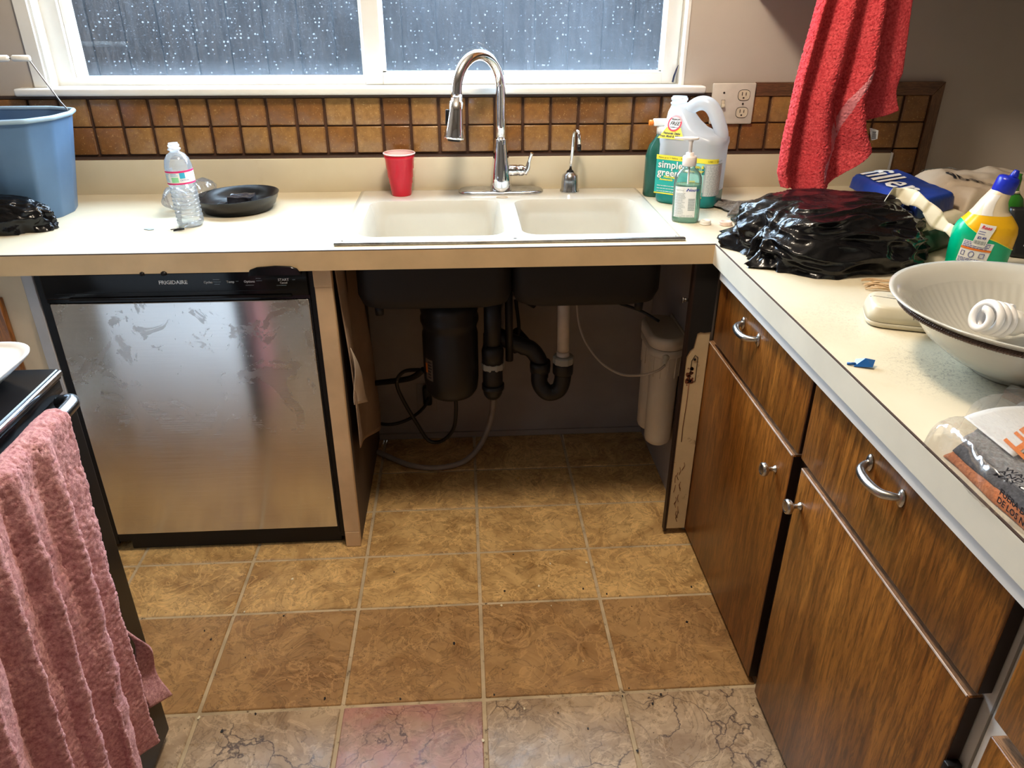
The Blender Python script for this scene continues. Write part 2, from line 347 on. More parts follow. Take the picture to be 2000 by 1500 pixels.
def mk_glass():
    m, nt, b = newmat('dusty_window_glass'); out = nt.nodes['Material Output']
    tr = nt.nodes.new('ShaderNodeBsdfTransparent'); tr.inputs['Color'].default_value = (.90, .95, 1, 1)
    tl = nt.nodes.new('ShaderNodeBsdfTranslucent'); tl.inputs['Color'].default_value = (.72, .84, 1, 1)
    df = nt.nodes.new('ShaderNodeBsdfDiffuse'); df.inputs['Color'].default_value = (.7, .75, .8, 1)
    ml = nt.nodes.new('ShaderNodeMixShader'); ml.inputs[0].default_value = .3; L(nt, tl.outputs[0], ml.inputs[1]); L(nt, df.outputs[0], ml.inputs[2])
    gl = nt.nodes.new('ShaderNodeBsdfGlossy'); gl.inputs['Roughness'].default_value = .02
    tc = nt.nodes.new('ShaderNodeTexCoord')
    sxyz = nt.nodes.new('ShaderNodeSeparateXYZ'); L(nt, tc.outputs['Object'], sxyz.inputs[0])
    grow = ramp(nt, vmath(nt, 'MULTIPLY_ADD' if 0 else 'ADD', vmath(nt, 'MULTIPLY', sxyz.outputs['X'], .5), .5), [(.0, g3(.35)), (.45, g3(1))])
    low = ramp(nt, sxyz.outputs['Z'], [(0, g3(0)), (1, g3(0))])
    low = ramp(nt, vmath(nt, 'SUBTRACT', sxyz.outputs['Z'], 1.23), [(.0, g3(.030)), (.06, g3(0))])
    haze = ramp(nt, ntex(nt, 2.2, 5, .6, .8), [(.3, g3(.014)), (.75, g3(.042))])
    haze = vmath(nt, 'ADD', vmath(nt, 'MULTIPLY', haze, grow), low)
    str_ = ramp(nt, ntex(nt, 6, 5, .7, sc3=(14, 1, 1.2)), [(.45, g3(0)), (.8, g3(.012))])
    flat = nt.nodes.new('ShaderNodeCombineXYZ'); L(nt, sxyz.outputs['X'], flat.inputs[0]); L(nt, sxyz.outputs['Z'], flat.inputs[1])
    v = nt.nodes.new('ShaderNodeTexVoronoi'); v.voronoi_dimensions = '2D'; v.inputs['Scale'].default_value = 95; L(nt, flat.outputs[0], v.inputs['Vector'])
    sc = nt.nodes.new('ShaderNodeSeparateColor'); L(nt, v.outputs['Color'], sc.inputs[0])
    rad = vmath(nt, 'MULTIPLY', vmath(nt, 'POWER', sc.outputs[1], 3.5), .26)
    dots = vmath(nt, 'LESS_THAN', v.outputs['Distance'], rad)
    dots = vmath(nt, 'MULTIPLY', dots, vmath(nt, 'GREATER_THAN', sc.outputs[0], .35))
    dots = vmath(nt, 'MULTIPLY', dots, .12)
    fine = ramp(nt, ntex(nt, 210, 2, .6), [(.60, g3(0)), (.70, g3(.035))])
    f = vmath(nt, 'ADD', vmath(nt, 'ADD', haze, str_), vmath(nt, 'ADD', dots, fine))
    m1 = nt.nodes.new('ShaderNodeMixShader'); L(nt, f, m1.inputs[0]); L(nt, tr.outputs[0], m1.inputs[1]); L(nt, ml.outputs[0], m1.inputs[2])
    m2 = nt.nodes.new('ShaderNodeMixShader'); m2.inputs[0].default_value = .04; L(nt, m1.outputs[0], m2.inputs[1]); L(nt, gl.outputs[0], m2.inputs[2])
    L(nt, m2.outputs[0], out.inputs['Surface'])
    return m
M['glass'] = mk_glass()
M['fence'] = wood('weathered_fence_board', (.009, .0068, .006), (.030, .0225, .0185), 'Z', rough=.95, coat=0, scale=1.3)
M['fence'].node_tree.nodes['Principled BSDF'].inputs['Specular IOR Level'].default_value = .06
M['ground'] = P('outdoor_gravel', (.25, .22, .19), .9, var=.3, vs=30)
def mk_bag():
    m, nt, b = newmat('black_bin_liner')
    b.inputs['Base Color'].default_value = (.004, .004, .005, 1); b.inputs['Roughness'].default_value = .2; b.inputs['Specular IOR Level'].default_value = .38
    n = nt.nodes.new('ShaderNodeTexVoronoi'); n.feature = 'DISTANCE_TO_EDGE'; n.inputs['Scale'].default_value = 9
    tc = nt.nodes.new('ShaderNodeTexCoord'); nn = nt.nodes.new('ShaderNodeTexNoise'); nn.inputs['Scale'].default_value = 9; nn.inputs['Detail'].default_value = 4; L(nt, tc.outputs['Object'], nn.inputs['Vector'])
    am = nt.nodes.new('ShaderNodeVectorMath'); am.operation = 'MULTIPLY_ADD'; L(nt, nn.outputs['Color'], am.inputs[0]); am.inputs[1].default_value = (.25, .25, .25); L(nt, tc.outputs['Object'], am.inputs[2])
    L(nt, am.outputs[0], n.inputs['Vector'])
    h = vmath(nt, 'ADD', vmath(nt, 'MULTIPLY', n.outputs['Distance'], .7), vmath(nt, 'MULTIPLY', ntex(nt, 1, 4, .55, .8, sc3=(12, 24, 18)), .55))
    bumpn(nt, b, h, .42, .014)
    return m
M['binbag'] = mk_bag()

# ------------------------------------------------------------------ geometry
class G:
    def __init__(s): s.v = []; s.f = []; s.s = []
    def add(s, vs, fs, smooth=False):
        b = len(s.v); s.v += [Vector(p) for p in vs]; s.f += [tuple(b+i for i in f) for f in fs]; s.s += [smooth]*len(fs); return s
    def box(s, x0, x1, y0, y1, z0, z1, bev=0, seg=2):
        if bev <= 0:
            return s.add([(x0, y0, z0), (x1, y0, z0), (x1, y1, z0), (x0, y1, z0), (x0, y0, z1), (x1, y0, z1), (x1, y1, z1), (x0, y1, z1)],
                         [(3, 2, 1, 0), (4, 5, 6, 7), (0, 1, 5, 4), (1, 2, 6, 5), (2, 3, 7, 6), (3, 0, 4, 7)])
        bm = bmesh.new(); bmesh.ops.create_cube(bm, size=1)
        for v in bm.verts: v.co = Vector(((x0+x1)/2+v.co.x*(x1-x0), (y0+y1)/2+v.co.y*(y1-y0), (z0+z1)/2+v.co.z*(z1-z0)))
        bmesh.ops.bevel(bm, geom=list(bm.edges), offset=bev, segments=seg, profile=.5, affect='EDGES')
        bm.verts.index_update()
        s.add([v.co.copy() for v in bm.verts], [[v.index for v in f.verts] for f in bm.faces], seg > 1); bm.free(); return s
    def loft(s, rings, caps=(True, True), smooth=True, closed=True):
        n = len(rings[0]); vs = [p for r in rings for p in r]; fs = []
        for i in range(len(rings)-1):
            for j in range(n if closed else n-1):
                k = (j+1) % n; fs.append((i*n+j, i*n+k, (i+1)*n+k, (i+1)*n+j))
        s.add(vs, fs, smooth)
        if caps[0]: s.add(rings[0], [tuple(range(n))[::-1]], False)
        if caps[1]: s.add(rings[-1], [tuple(range(n))], False)
        return s
    def lathe(s, prof, c=(0, 0, 0), n=40, M_=None, caps=(True, True), sx=1, sy=1, smooth=True):
        rings = []
        for r, z in prof:
            ring = [Vector((r*sx*math.cos(2*PI*j/n), r*sy*math.sin(2*PI*j/n), z)) for j in range(n)]
            if M_: ring = [M_ @ p for p in ring]
            rings.append([p+Vector(c) for p in ring])
        return s.loft(rings, caps, smooth)
    def tube(s, path, r, n=14, caps=True):
        path = [Vector(p) for p in path]; rings = []
        t0 = (path[1]-path[0]).normalized(); a = t0.orthogonal().normalized()
        for i, p in enumerate(path):
            t = (path[min(i+1, len(path)-1)]-path[max(i-1, 0)]).normalized()
            a = (a - t*a.dot(t)).normalized(); b = t.cross(a)
            rr = r[i] if isinstance(r, (list, tuple)) else r
            rings.append([p+(a*math.cos(2*PI*j/n)+b*math.sin(2*PI*j/n))*rr for j in range(n)])
        return s.loft(rings, (caps, caps))
    def prism(s, poly, vec, smooth=False):
        vec = Vector(vec); a = [Vector(p) for p in poly]; b = [p+vec for p in a]; n = len(a)
        s.add(a+b, [tuple(range(n))[::-1], tuple(range(n, 2*n))]+[(i, (i+1) % n, n+(i+1) % n, n+i) for i in range(n)], smooth); return s
    def grid(s, fn, nu, nv, smooth=True, thick=0):
        vs = [fn(i/nu, j/nv) for j in range(nv+1) for i in range(nu+1)]
        fs = [(j*(nu+1)+i, j*(nu+1)+i+1, (j+1)*(nu+1)+i+1, (j+1)*(nu+1)+i) for j in range(nv) for i in range(nu)]
        return s.add(vs, fs, smooth)
    def xf(s, mat):
        s.v = [mat @ p for p in s.v]; return s

ORG = {}
def obj(name, g, mat, parent=None, solid=0, sub=0, norm=True, label=None, flip=False):
    me = bpy.data.meshes.new(name)
    base = ORG.get(parent.name, Vector((0, 0, 0))) if parent else Vector((0, 0, 0))
    me.from_pydata([p-base for p in g.v], [], g.f); me.polygons.foreach_set('use_smooth', g.s)
    if norm or flip:
        bm = bmesh.new(); bm.from_mesh(me)
        if norm:
            bmesh.ops.remove_doubles(bm, verts=bm.verts, dist=1e-6)
            bmesh.ops.recalc_face_normals(bm, faces=bm.faces)
        if flip: bmesh.ops.reverse_faces(bm, faces=bm.faces)
        bm.to_mesh(me); bm.free()
    me.materials.append(mat); o = bpy.data.objects.new(name, me); COL.objects.link(o)
    if parent: o.parent = parent
    ORG[o.name] = base
    if solid:
        md = o.modifiers.new('thickness', 'SOLIDIFY'); md.thickness = solid; md.offset = 0
    if sub:
        md = o.modifiers.new('smooth', 'SUBSURF'); md.levels = sub; md.render_levels = sub
    if label: o['label'] = label
    return o
def thing(name, label, cat, loc=(0, 0, 0), group=None):
    o = bpy.data.objects.new(name, None); o.empty_display_size = .05; COL.objects.link(o); o.location = loc
    ORG[o.name] = Vector(loc); o['label'] = label; o['category'] = cat
    if group: o['group'] = group
    return o
def tag(o, label, cat, group=None):
    o['label'] = label; o['category'] = cat
    if group: o['group'] = group
    return o
def struct(name, g, mat, parent=None, **k):
    o = obj(name, g, mat, parent, **k)
    if not parent: o['kind'] = 'structure'
    return o
def spline(pts, n=12):
    pts = [Vector(p) for p in pts]; P_ = [pts[0]*2-pts[1]]+pts+[pts[-1]*2-pts[-2]]; out = []
    for i in range(1, len(P_)-2):
        for k in range(n):
            t = k/n; a, b, c, d = P_[i-1:i+3]
            out.append(.5*((2*b)+(c-a)*t+(2*a-5*b+4*c-d)*t*t+(3*b-a-3*c+d)*t**3))
    out.append(pts[-1]); return out
def rrect(w_, d, r, n=6, z=0, cx=0, cy=0):
    out = []
    for sx, sy, a0 in ((1, 1, 0), (-1, 1, PI/2), (-1, -1, PI), (1, -1, 1.5*PI)):
        for k in range(n+1):
            a = a0+PI/2*k/n
            out.append(Vector((cx+sx*(w_/2-r)+r*math.cos(a), cy+sy*(d/2-r)+r*math.sin(a), z)))
    return out
def selp(a, b, z, n=40, e=2.6, cx=0, cy=0):
    out = []
    for k in range(n):
        t = 2*PI*k/n; c, s = math.cos(t), math.sin(t)
        out.append(Vector((cx+a*math.copysign(abs(c)**(2/e), c), cy+b*math.copysign(abs(s)**(2/e), s), z)))
    return out
def text_geo(body, size, fn, align='LEFT', bold=0, shear=0, stretch=1, lsp=1, rot=0):
    """lettering as a flat mesh, each point carried onto the surface by fn(x, y)"""
    cu = bpy.data.curves.new('lettering', 'FONT'); cu.body = body; cu.size = size; cu.align_x = align; cu.offset = bold; cu.shear = shear
    cu.resolution_u = 2; cu.space_line = lsp; cu.fill_mode = 'BOTH'
    t = bpy.data.objects.new('lettering', cu); COL.objects.link(t)
    dg = bpy.context.evaluated_depsgraph_get(); me = bpy.data.meshes.new_from_object(t.evaluated_get(dg))
    vs = [fn(v.co.x*stretch, v.co.y) for v in me.vertices]; fs = [tuple(p.vertices) for p in me.polygons]
    bpy.data.objects.remove(t); bpy.data.meshes.remove(me); bpy.data.curves.remove(cu)
    g = G(); g.add(vs, fs); return g
def rect_on(fn, x0, x1, y0, y1, nx=12, ny=2, g=None):
    g = g or G(); return g.grid(lambda u, v: fn(x0+(x1-x0)*u, y0+(y1-y0)*v), nx, ny)
def lines_on(fn, x0, x1, ytop, rows, dy, h, seed=1, ragged=.3):
    """rows of small unreadable print"""
    rnd = random.Random(seed); g = G()
    for i in range(rows):
        x = x0; end = x1-(x1-x0)*ragged*rnd.random()
        while x < end:
            l = min((x1-x0)*(.06+.14*rnd.random()), end-x)
            if l <= 0: break
            rect_on(fn, x, x+l, ytop-i*dy-h, ytop-i*dy, 2, 1, g); x += l+(x1-x0)*.025
    return g
def nz(p, s=1.0): return noise.noise(Vector(p)*s)
def frac(p, s=1.0, o=4): return noise.fractal(Vector(p)*s, 1.0, 2.0, o)

# ------------------------------------------------------------------ the room
ROWY = [-.005, -.23, -.4466, -.6651, -.8766, -1.19, -1.51, -1.83, -2.15, -2.47, -2.8, -3.12, -3.45, -3.78, -4.1, -4.45]
X0, TX = .0895, .3263
g = G(); g.box(-1.9, 3.1, -4.5, .12, -.06, -.0035)
floor = struct('floor', g, M['grout'])
tg = {'ftile': G(), 'ftile_dk': G(), 'ftile_worn': G(), 'ftile_pink': G()}
for j in range(len(ROWY)-1):
    for i in range(-6, 10):
        xa, xb = X0+i*TX+.0045, X0+(i+1)*TX-.0045; ya, yb = ROWY[j+1]+.0045, ROWY[j]-.0045
        if xa > 3.05 or xb < -1.9: continue
        k = 'ftile' if j < 4 else ('ftile_dk' if j == 4 else 'ftile_worn')
        if j == 5 and i == -1: k = 'ftile_pink'
        tg[k].box(xa, xb, ya, yb, -.006, 0, .0022, 1)
for k, gg in tg.items(): struct('floor_tiles', gg, M[k], floor)
WX0, WX1, WZ0, WZ1 = -1.115, .75, 1.205, 2.14
g = G(); g.box(-1.9, WX0, 0, .12, 0, 2.5); g.box(WX1, 3.1, 0, .12, 0, 2.5); g.box(WX0, WX1, 0, .12, 0, WZ0); g.box(WX0, WX1, 0, .12, WZ1, 2.5)
wall_back = struct('wall_back', g, M['wall'])
g = G(); g.box(-2.0, -1.9, -4.6, .12, 0, 2.5); struct('wall_left', g, M['dark_wall'])
g = G(); g.box(3.1, 3.2, -4.6, .12, 0, 2.5); struct('wall_right', g, M['dark_wall'])
g = G(); g.box(-1.9, 3.1, -4.6, -4.5, 0, 2.5); struct('wall_front', g, M['dark_wall'])
g = G(); g.box(-2.0, 3.2, -4.6, .12, 2.5, 2.6); struct('ceiling', g, M['ceil'])
# unseen ceiling light for warm fill, placed to keep the under-sink bay shaded
lt = thing('unseen_fill_light', 'unseen round opal light on the kitchen ceiling, added for warm fill', 'ceiling light', (.10, -1.05, 2.5))
obj('fill_light_base', G().lathe([(.17, -.02), (.17, 0)], (.10, -1.05, 2.499)), M['white'], lt)
shd = obj('fill_light_shade', G().lathe([(.02, -.10), (.09, -.09), (.14, -.06), (.16, -.02)], (.10, -1.05, 2.499)), clearmat('fill_light_opal', (1, 1, 1), .02, .3, diffuse=.3), lt)
pl = bpy.data.lights.new('unseen_fill_lamp', 'POINT'); pl.energy = CEIL_POWER; pl.shadow_soft_size = .12; pl.color = (1, .84, .66)
po = bpy.data.objects.new('unseen_fill_lamp', pl); COL.objects.link(po); po.location = (.10, -1.05, 2.36)

# window: frame, fixed left pane, sliding right sash
win = struct('window_1', G().box(WX0, WX1, .045, .12, WZ0+.015, WZ0+.036).box(WX0, WX1, .045, .12, WZ1-.05, WZ1).box(WX0, -1.062, .045, .12, WZ0+.036, WZ1-.05).box(.735, WX1, .045, .12, WZ0+.036, WZ1-.05)
             .box(-1.062, -1.05, .06, .12, WZ0+.03, WZ1-.05, .002, 1), M['vinyl'])
g = G(); x0, x1, z0, z1 = -.210, .736, 1.2208, 2.09
for a in ((x0, x0+.052, z0, z1), (x1-.045, x1, z0, z1), (x0+.0515, x1-.0445, z0, z0+.034), (x0+.0515, x1-.0445, z1-.034, z1)): g.box(a[0], a[1], .035, .065, a[2], a[3], .003, 2)
sash = struct('window_sash', g, M['vinyl'], win)
g = G()
for a in ((x0+.05, x0+.062, z0+.03, z1-.03), (x1-.052, x1-.043, z0+.03, z1-.03), (x0+.05, x1-.04, z0+.03, z0+.037)): g.box(a[0], a[1], .05, .062, a[2], a[3])
obj('glazing_bead', g, M['white'], win)
obj('window_pane', G().box(-1.055, -.19, .084, .088, WZ0+.03, WZ1-.04), M['glass'], win)
obj('window_pane', G().box(-.165, .692, .052, .055, z0+.03, z1-.03), M['glass'], win)
g = G(); g.box(-.22, -.195, .066, .11, WZ0+.03, WZ1-.05); obj('meeting_stile', g, M['vinyl'], win)
g = G(); g.box(WX0-.0015, WX0+.006, -.001, .05, WZ0+.014, WZ1).box(WX1-.008, WX1+.001, -.003, .05, WZ0+.014, WZ1).box(WX0, WX1, -.001, .05, WZ1-.008, WZ1)
struct('trim_1', g, M['white'])
g = G(); g.box(-1.2, .812, -.042, .05, 1.2, 1.2205, .006, 3); struct('trim_2', g, M['white'])           # window stool
g = G(); g.box(-1.155, WX0-.001, -.008, -.0004, 1.2205, WZ1+.04, .002, 1); struct('trim_3', g, M['white'])      # left casing

# outside: board fence and ground
fc = thing('board_fence', 'dark weathered vertical board fence outside the window', 'fence', (-.2, 1.05, 0))
rnd = random.Random(3); x = -3.2
while x < 3.2:
    wd = .132+rnd.random()*.012
    obj('fence_board', G().box(x, x+wd-.006, 1.05+rnd.random()*.006, 1.075, .02, 1.78+rnd.random()*.02), M['fence'], fc); x += wd
obj('backing_boards', G().box(-3.2, 3.2, 1.0752, 1.0778, .02, 1.77), M['fence'], fc)
obj('rail', G().box(-3.2, 3.2, 1.078, 1.12, .4, .49).box(-3.2, 3.2, 1.078, 1.12, 1.5, 1.59), M['fence'], fc)
struct('ground', G().box(-5, 5, .12, 5, -.12, -.02), M['ground'])

# ------------------------------------------------------------------ backsplash
bs = thing('tile_backsplash', 'two rows of amber brown square wall tiles with dark grout under the window', 'backsplash', (0, 0, 1.029))
g = G(); g.box(-1.9, 1.5357, -.006, -.0005, 1.020, 1.19).box(1.4507, 1.5357, -.006, -.0005, .92, 1.029)
obj('grout', g, M['grout_dark'], bs)
g = G()
ZR = [(1.0305, 1.1085), (1.1115, 1.1895)]
for k in range(-20, 21):
    xa = -.2493+.085*k; 
    if xa+.085 < -1.88: continue
    for za, zb in ZR+([(.925, .948), (.951, 1.0275)] if k == 20 else []):
        j = [random.uniform(-.0006, .0006) for _ in range(4)]
        g.box(xa+.0034+j[0], xa+.0816+j[1], -.0125, -.005, za+.0005+j[2], zb-.0005+j[3], .0034, 3)
btile = obj('tile_field', g, M['btile'], bs)
btile.parent = bs
g = G(); g.prism([(.975, -.016, 1.190), (1.536, -.016, 1.190), (1.569, -.016, 1.228), (.975, -.016, 1.228)], (0, .0155, 0)); obj('wood_edging', g, M['trimwood'], bs)
g = G(); g.prism([(1.537, -.016, .92), (1.57, -.016, .92), (1.57, -.016, 1.2275), (1.537, -.016, 1.189)], (0, .0155, 0)); obj('wood_edging', g, M['trimwood_v'], bs)
g = G(); g.box(-1.9, 1.443, -.018, -.001, 1.0165, 1.024).box(-1.9, .975, -.013, -.001, 1.1905, 1.1985); obj('caulk_line', g, M['seam'], bs)
g = G(); g.box(-1.9, 1.443, -.019, -.001, 1.0162, 1.0195, .0015, 1); obj('wood_bead', g, M['trimwood'], bs)

# ------------------------------------------------------------------ worktop
CT = .914
wt = thing('countertop', 'L-shaped cream laminate countertop with upstand, cut out for the sink', 'countertop', (.6, -.3, CT))
g = G(); H0 = .864
HX0, HX1, HY0, HY1 = -.222, .602, -.575, -.065
for a in ((-1.9, HX0, -.63, -.001), (HX1, 1.95, -.63, -.001), (HX0, HX1, HY1, -.001), (HX0, HX1, -.63, HY0), (.6975, 1.95, -2.75, -.63)):
    g.box(a[0], a[1], a[2], a[3], H0, CT)
obj('worktop', g, M['laminate'], wt)
g = G(); g.box(-1.9, 1.443, -.02, -.0005, CT-.001, 1.0165, .002, 2); obj('upstand', g, M['laminate'], wt)
obj('upstand_end_cap', G().box(1.443, 1.4505, -.021, -.0005, CT, 1.017), M['frame_white'], wt)
obj('front_edge', G().box(-1.9, .6965, -.6335, -.6302, H0-.001, .9115), M['edge'], wt)
obj('front_edge', G().box(.694, .6972, -2.75, -.6335, H0-.001, .9115), M['edge_light'], wt)
obj('under_edge_strip', G().box(.7005, .7030, -2.75, -.68, .838, .8632), M['frame_white'], wt)
obj('edge_seam', G().box(-1.9, .6965, -.6332, -.6300, .9115, .9137).box(.6945, .6975, -2.75, -.6302, .9115, .9137), M['seam'], wt)

# ------------------------------------------------------------------ sink
sk = thing('kitchen_sink', 'white double-bowl enamel sink set into the counter below the window', 'sink', (.19, -.32, CT))
def bowl_rings(x0, x1, y0, y1, outer=False):
    o = .008 if outer else 0
    cx, cy, w_, d = (x0+x1)/2, (y0+y1)/2, x1-x0, y1-y0
    prof = [(0, .006), (-.004, -.002), (-.012, -.03), (-.016, -.10), (-.026, -.15), (-.055, -.172), (-.11, -.180)]
    return [rrect(w_+2*a+2*o, d+2*a+2*o, max(.012, .045+(a*.3)), 8, CT+b-(o if b < -.1 else 0), cx, cy) for a, b in prof]
BL = [(-.198, .178), (.222, .580)]; BY = (-.548, -.175)
g = G()
for x0, x1 in BL: g.loft(bowl_rings(x0, x1, *BY), (False, True))
obj('basin', g, M['porcelain'], sk, norm=False, flip=True)
# deck of the sink with the two openings (strips around rounded openings)
g = G()
SX0, SX1, SY0, SY1 = -.243, .622, -.594, -.032
def ring_fill(g, hole, x0, x1, y0, y1, z):
    n = len(hole); outer = []
    cx, cy = (x0+x1)/2, (y0+y1)/2
    hx = max(abs(p.x-cx) for p in hole); hy = max(abs(p.y-cy) for p in hole)
    for p in hole:
        ux, uy = (p.x-cx)/hx, (p.y-cy)/hy; m_ = max(abs(ux), abs(uy)); ux, uy = ux/m_, uy/m_
        outer.append(Vector((cx+ux*(x1-x0)/2, cy+uy*(y1-y0)/2, z)))
    g.loft([outer, hole], (False, False), smooth=False)
xm = .200
for (x0, x1), (a, b) in zip(BL, ((SX0+.012, xm), (xm, SX1-.012))):
    ring_fill(g, bowl_rings(x0, x1, *BY)[0], a, b, SY0+.012, -.16, CT+.006)
g.box(SX0+.012, SX1-.012, -.16, SY1-.012, CT+.004, CT+.006)
rim = [(0, .0), (0, .0035), (.003, .006), (.012, .006)]
rr = [[Vector(p) for p in rrect(SX1-SX0-2*a, SY1-SY0-2*a, max(.001, .012-a), 1, CT+b, (SX0+SX1)/2, (SY0+SY1)/2)] for a, b in rim]
g.loft(rr, (False, False))
obj('rim', g, M['porcelain'], sk)
obj('drain_strainer', G().lathe([(.0, -.1755), (.04, -.1755), (.043, -.179)], (-.01, -.36, CT)), M['chrome_old'], sk)
obj('drain_strainer', G().lathe([(.0, -.1755), (.04, -.1755), (.043, -.179)], (.36, -.36, CT)), M['chrome_old'], sk)
g = G(); g.box(SX0-.004, SX1+.006, -.604, -.590, CT, CT+.0085, .003, 2); obj('metal_edge_strip', g, M['steel_rim'], sk, label='tarnished steel strip along the front rim')
# small oval mark on the ledge
g = G()
ci = [Vector((.190+.017*math.cos(t*PI/16), -.147+.010*math.sin(t*PI/16), CT+.0072)) for t in range(33)]; g.tube(ci, .0007, 6, False)
obj('oval_mark', g, P('tan_sticker_ring', (.50, .36, .20), .6), sk)
# black underside with lugs
g = G()
for (x0, x1), dz in zip(((-.212, .196), (.197, .594)), (0, 0)):
    cx, cy, w_, d = (x0+x1)/2, -.36, x1-x0, .40
    g.loft([rrect(w_+a, d+a, .05, 6, z, cx, cy) for a, z in ((0, .862), (0, .76), (-.02, .73), (-.07, .716))], (False, True))
for x, y in ((-.16, -.51), (.545, -.51)): g.lathe([(.011, 0), (.013, .03)], (x, y, .696))
obj('underside', g, M['iron'], sk, label='black cast underside of the two bowls')

# faucet
FX, FY = .19, -.082
fa = thing('kitchen_faucet', 'tall chrome gooseneck pull-down faucet standing behind the sink bowls', 'faucet', (FX, FY, CT+.006))
g = G(); dz = CT+.006
g.loft([[Vector((p.x, p.y, z)) for p in rrect(.262-2*a, .088-2*a, .0439-a, 12, 0, FX, FY+.012)] for a, z in ((0, dz), (0, dz+.005), (.004, dz+.009), (.014, dz+.0105))])
obj('deck_plate', g, M['chrome_old'], fa)
obj('body', G().lathe([(.033, 0), (.0335, .012), (.032, .035), (.0285, .065), (.0235, .10), (.020, .13), (.0185, .148), (.0185, .150), (.0165, .151)], (FX, FY, dz+.010)), M['chrome'], fa)
ex, ey = .062, -.212
R_ = math.hypot(FX-ex, FY-ey)/2; zc = 1.222
path = [Vector((FX, FY, z)) for z in (1.07, 1.12, 1.17, zc)]
ux, uy = (ex-FX)/(2*R_), (ey-FY)/(2*R_)
for k in range(1, 21):
    a = PI*k/20; s = R_*(1-math.cos(a)); path.append(Vector((FX+ux*s, FY+uy*s, zc+R_*math.sin(a)*1.02)))
path.append(Vector((ex, ey, zc-.012)))
obj('spout', G().tube(path, .0148, 20), M['chrome'], fa)
d = Vector((-.10, -.10, -1)).normalized(); q = Vector((0, 0, -1)).rotation_difference(d).to_matrix().to_4x4()
hd = obj('spray_head', G().lathe([(.0150, .012), (.0150, -.006), (.0185, -.007), (.0195, -.03), (.0245, -.075), (.0295, -.10), (.0285, -.106), (.022, -.106)], (ex, ey, zc-.014), M_=q), M['chrome'], fa)
obj('spray_button', G().box(-.0305, -.020, -.006, .006, -.072, -.028, .003, 2).xf(Matrix.Translation((ex, ey, zc-.014)) @ q @ Matrix.Rotation(-.06, 4, 'Y')), M['black'], fa)
obj('spray_face', G().lathe([(.017, -.112), (.020, -.104)], (ex, ey, zc-.014), M_=q), M['black'], fa)
qx = Matrix.Rotation(PI/2, 4, 'Y')
obj('lever_hub', G().lathe([(.0165, .015), (.0165, .050), (.0150, .051), (.0150, .053), (.0165, .054), (.0165, .066), (.012, .074), (.004, .077)], (FX, FY, .987), M_=qx), M['chrome'], fa)
obj('lever', G().tube(spline([(FX+.070, FY, .980), (FX+.080, FY-.001, .992), (FX+.084, FY-.003, 1.008), (FX+.088, FY-.006, 1.024), (FX+.093, FY-.010, 1.040)], 5), [.012-.007*min(1, i/12) for i in range(21)], 14), M['chrome'], fa)

# filtered-water tap
fx, fy = .403, -.078
ft = thing('filtered_water_tap', 'small slim chrome drinking water tap right of the big faucet', 'tap', (fx, fy, dz))
obj('base', G().lathe([(.0295, 0), (.030, .004), (.0265, .008), (.0255, .035), (.0235, .050), (.012, .060), (.0065, .064)], (fx, fy, dz)), M['chrome_old'], ft)
obj('collar', G().lathe([(.013, .0), (.008, .007)], (fx, fy, dz+.0585)), M['black'], ft)
pth = [Vector((fx, fy, .98)), Vector((fx+.004, fy-.002, 1.04)), Vector((fx+.006, fy-.004, 1.085))]+[Vector((fx+.006+.006*(1-math.cos(a)), fy-.004-.016*(1-math.cos(a)), 1.088+.016*math.sin(a))) for a in [PI*k/10 for k in range(1, 11)]]+[Vector((fx+.019, fy-.037, 1.062))]
obj('spout', G().tube(pth, .0052, 14), M['chrome'], ft)
obj('tip', G().tube([(fx+.019, fy-.037, 1.066), (fx+.0192, fy-.037, 1.048)], .0062, 14), M['black'], ft)

# red cup
cx, cy = -.114, -.093; z = CT+.006
cup = thing('plastic_cup', 'red plastic party cup standing on the back ledge of the sink', 'cup', (cx, cy, z))
pr = [(.0285, 0), (.0295, .004), (.0335, .035), (.0352, .0375), (.036, .052), (.0377, .0545), (.039, .078), (.0408, .0805), (.0425, .108), (.0442, .1105), (.045, .122)]
obj('wall', G().lathe(pr, (cx, cy, z), 48, caps=(True, False)), M['red_cup'], cup, solid=.001)
obj('lining', G().lathe([(.027, .003)]+[(r-.0016, h) for r, h in pr[1:]], (cx, cy, z), 48, caps=(True, False)), M['cup_in'], cup)
obj('rolled_rim', G().tube([Vector((cx+.0460*math.cos(2*PI*k/48), cy+.0460*math.sin(2*PI*k/48), z+.1235)) for k in range(49)], .0022, 8, False), M['cup_in'], cup, label='pale rolled rim')

# ------------------------------------------------------------------ things left of the sink
# bucket (oblong, bevelled corners)
bk = thing('mop_bucket', 'blue plastic bucket with wire handle standing at the left end of the counter', 'bucket', (-1.21, -.24, CT))
def bpoly(sc, z, o=0):
    base = [(.235, .025), (.215, .095), (.135, .135), (-.235, .135), (-.235, -.142), (.118, -.142), (.19, -.115), (.228, -.055)]
    pts = []
    n = len(base)
    for i in range(n):                      # soften each corner
        p, a, b = Vector(base[i]), Vector(base[i-1]), Vector(base[(i+1) % n])
        for t in (.0, .25, .5, .75, 1):
            A = p+(a-p).normalized()*.010*(1-t); B = p+(b-p).normalized()*.010*t
            q_ = A*(1-t)+B*t if t not in (0, 1) else (A if t == 0 else B)
            pts.append(Vector((-1.215+q_.x*sc+(o if q_.x > 0 else -o), -.24+q_.y*sc+(o if q_.y > 0 else -o), z)))
    return pts
g = G(); g.loft([bpoly(.80, CT), bpoly(.81, CT+.004), bpoly(1, 1.172)], (True, False)); g.loft([bpoly(1, 1.172, -.003), bpoly(.81, CT+.012, -.003)], (False, True))
obj('body', g, M['bucket'], bk, norm=False)
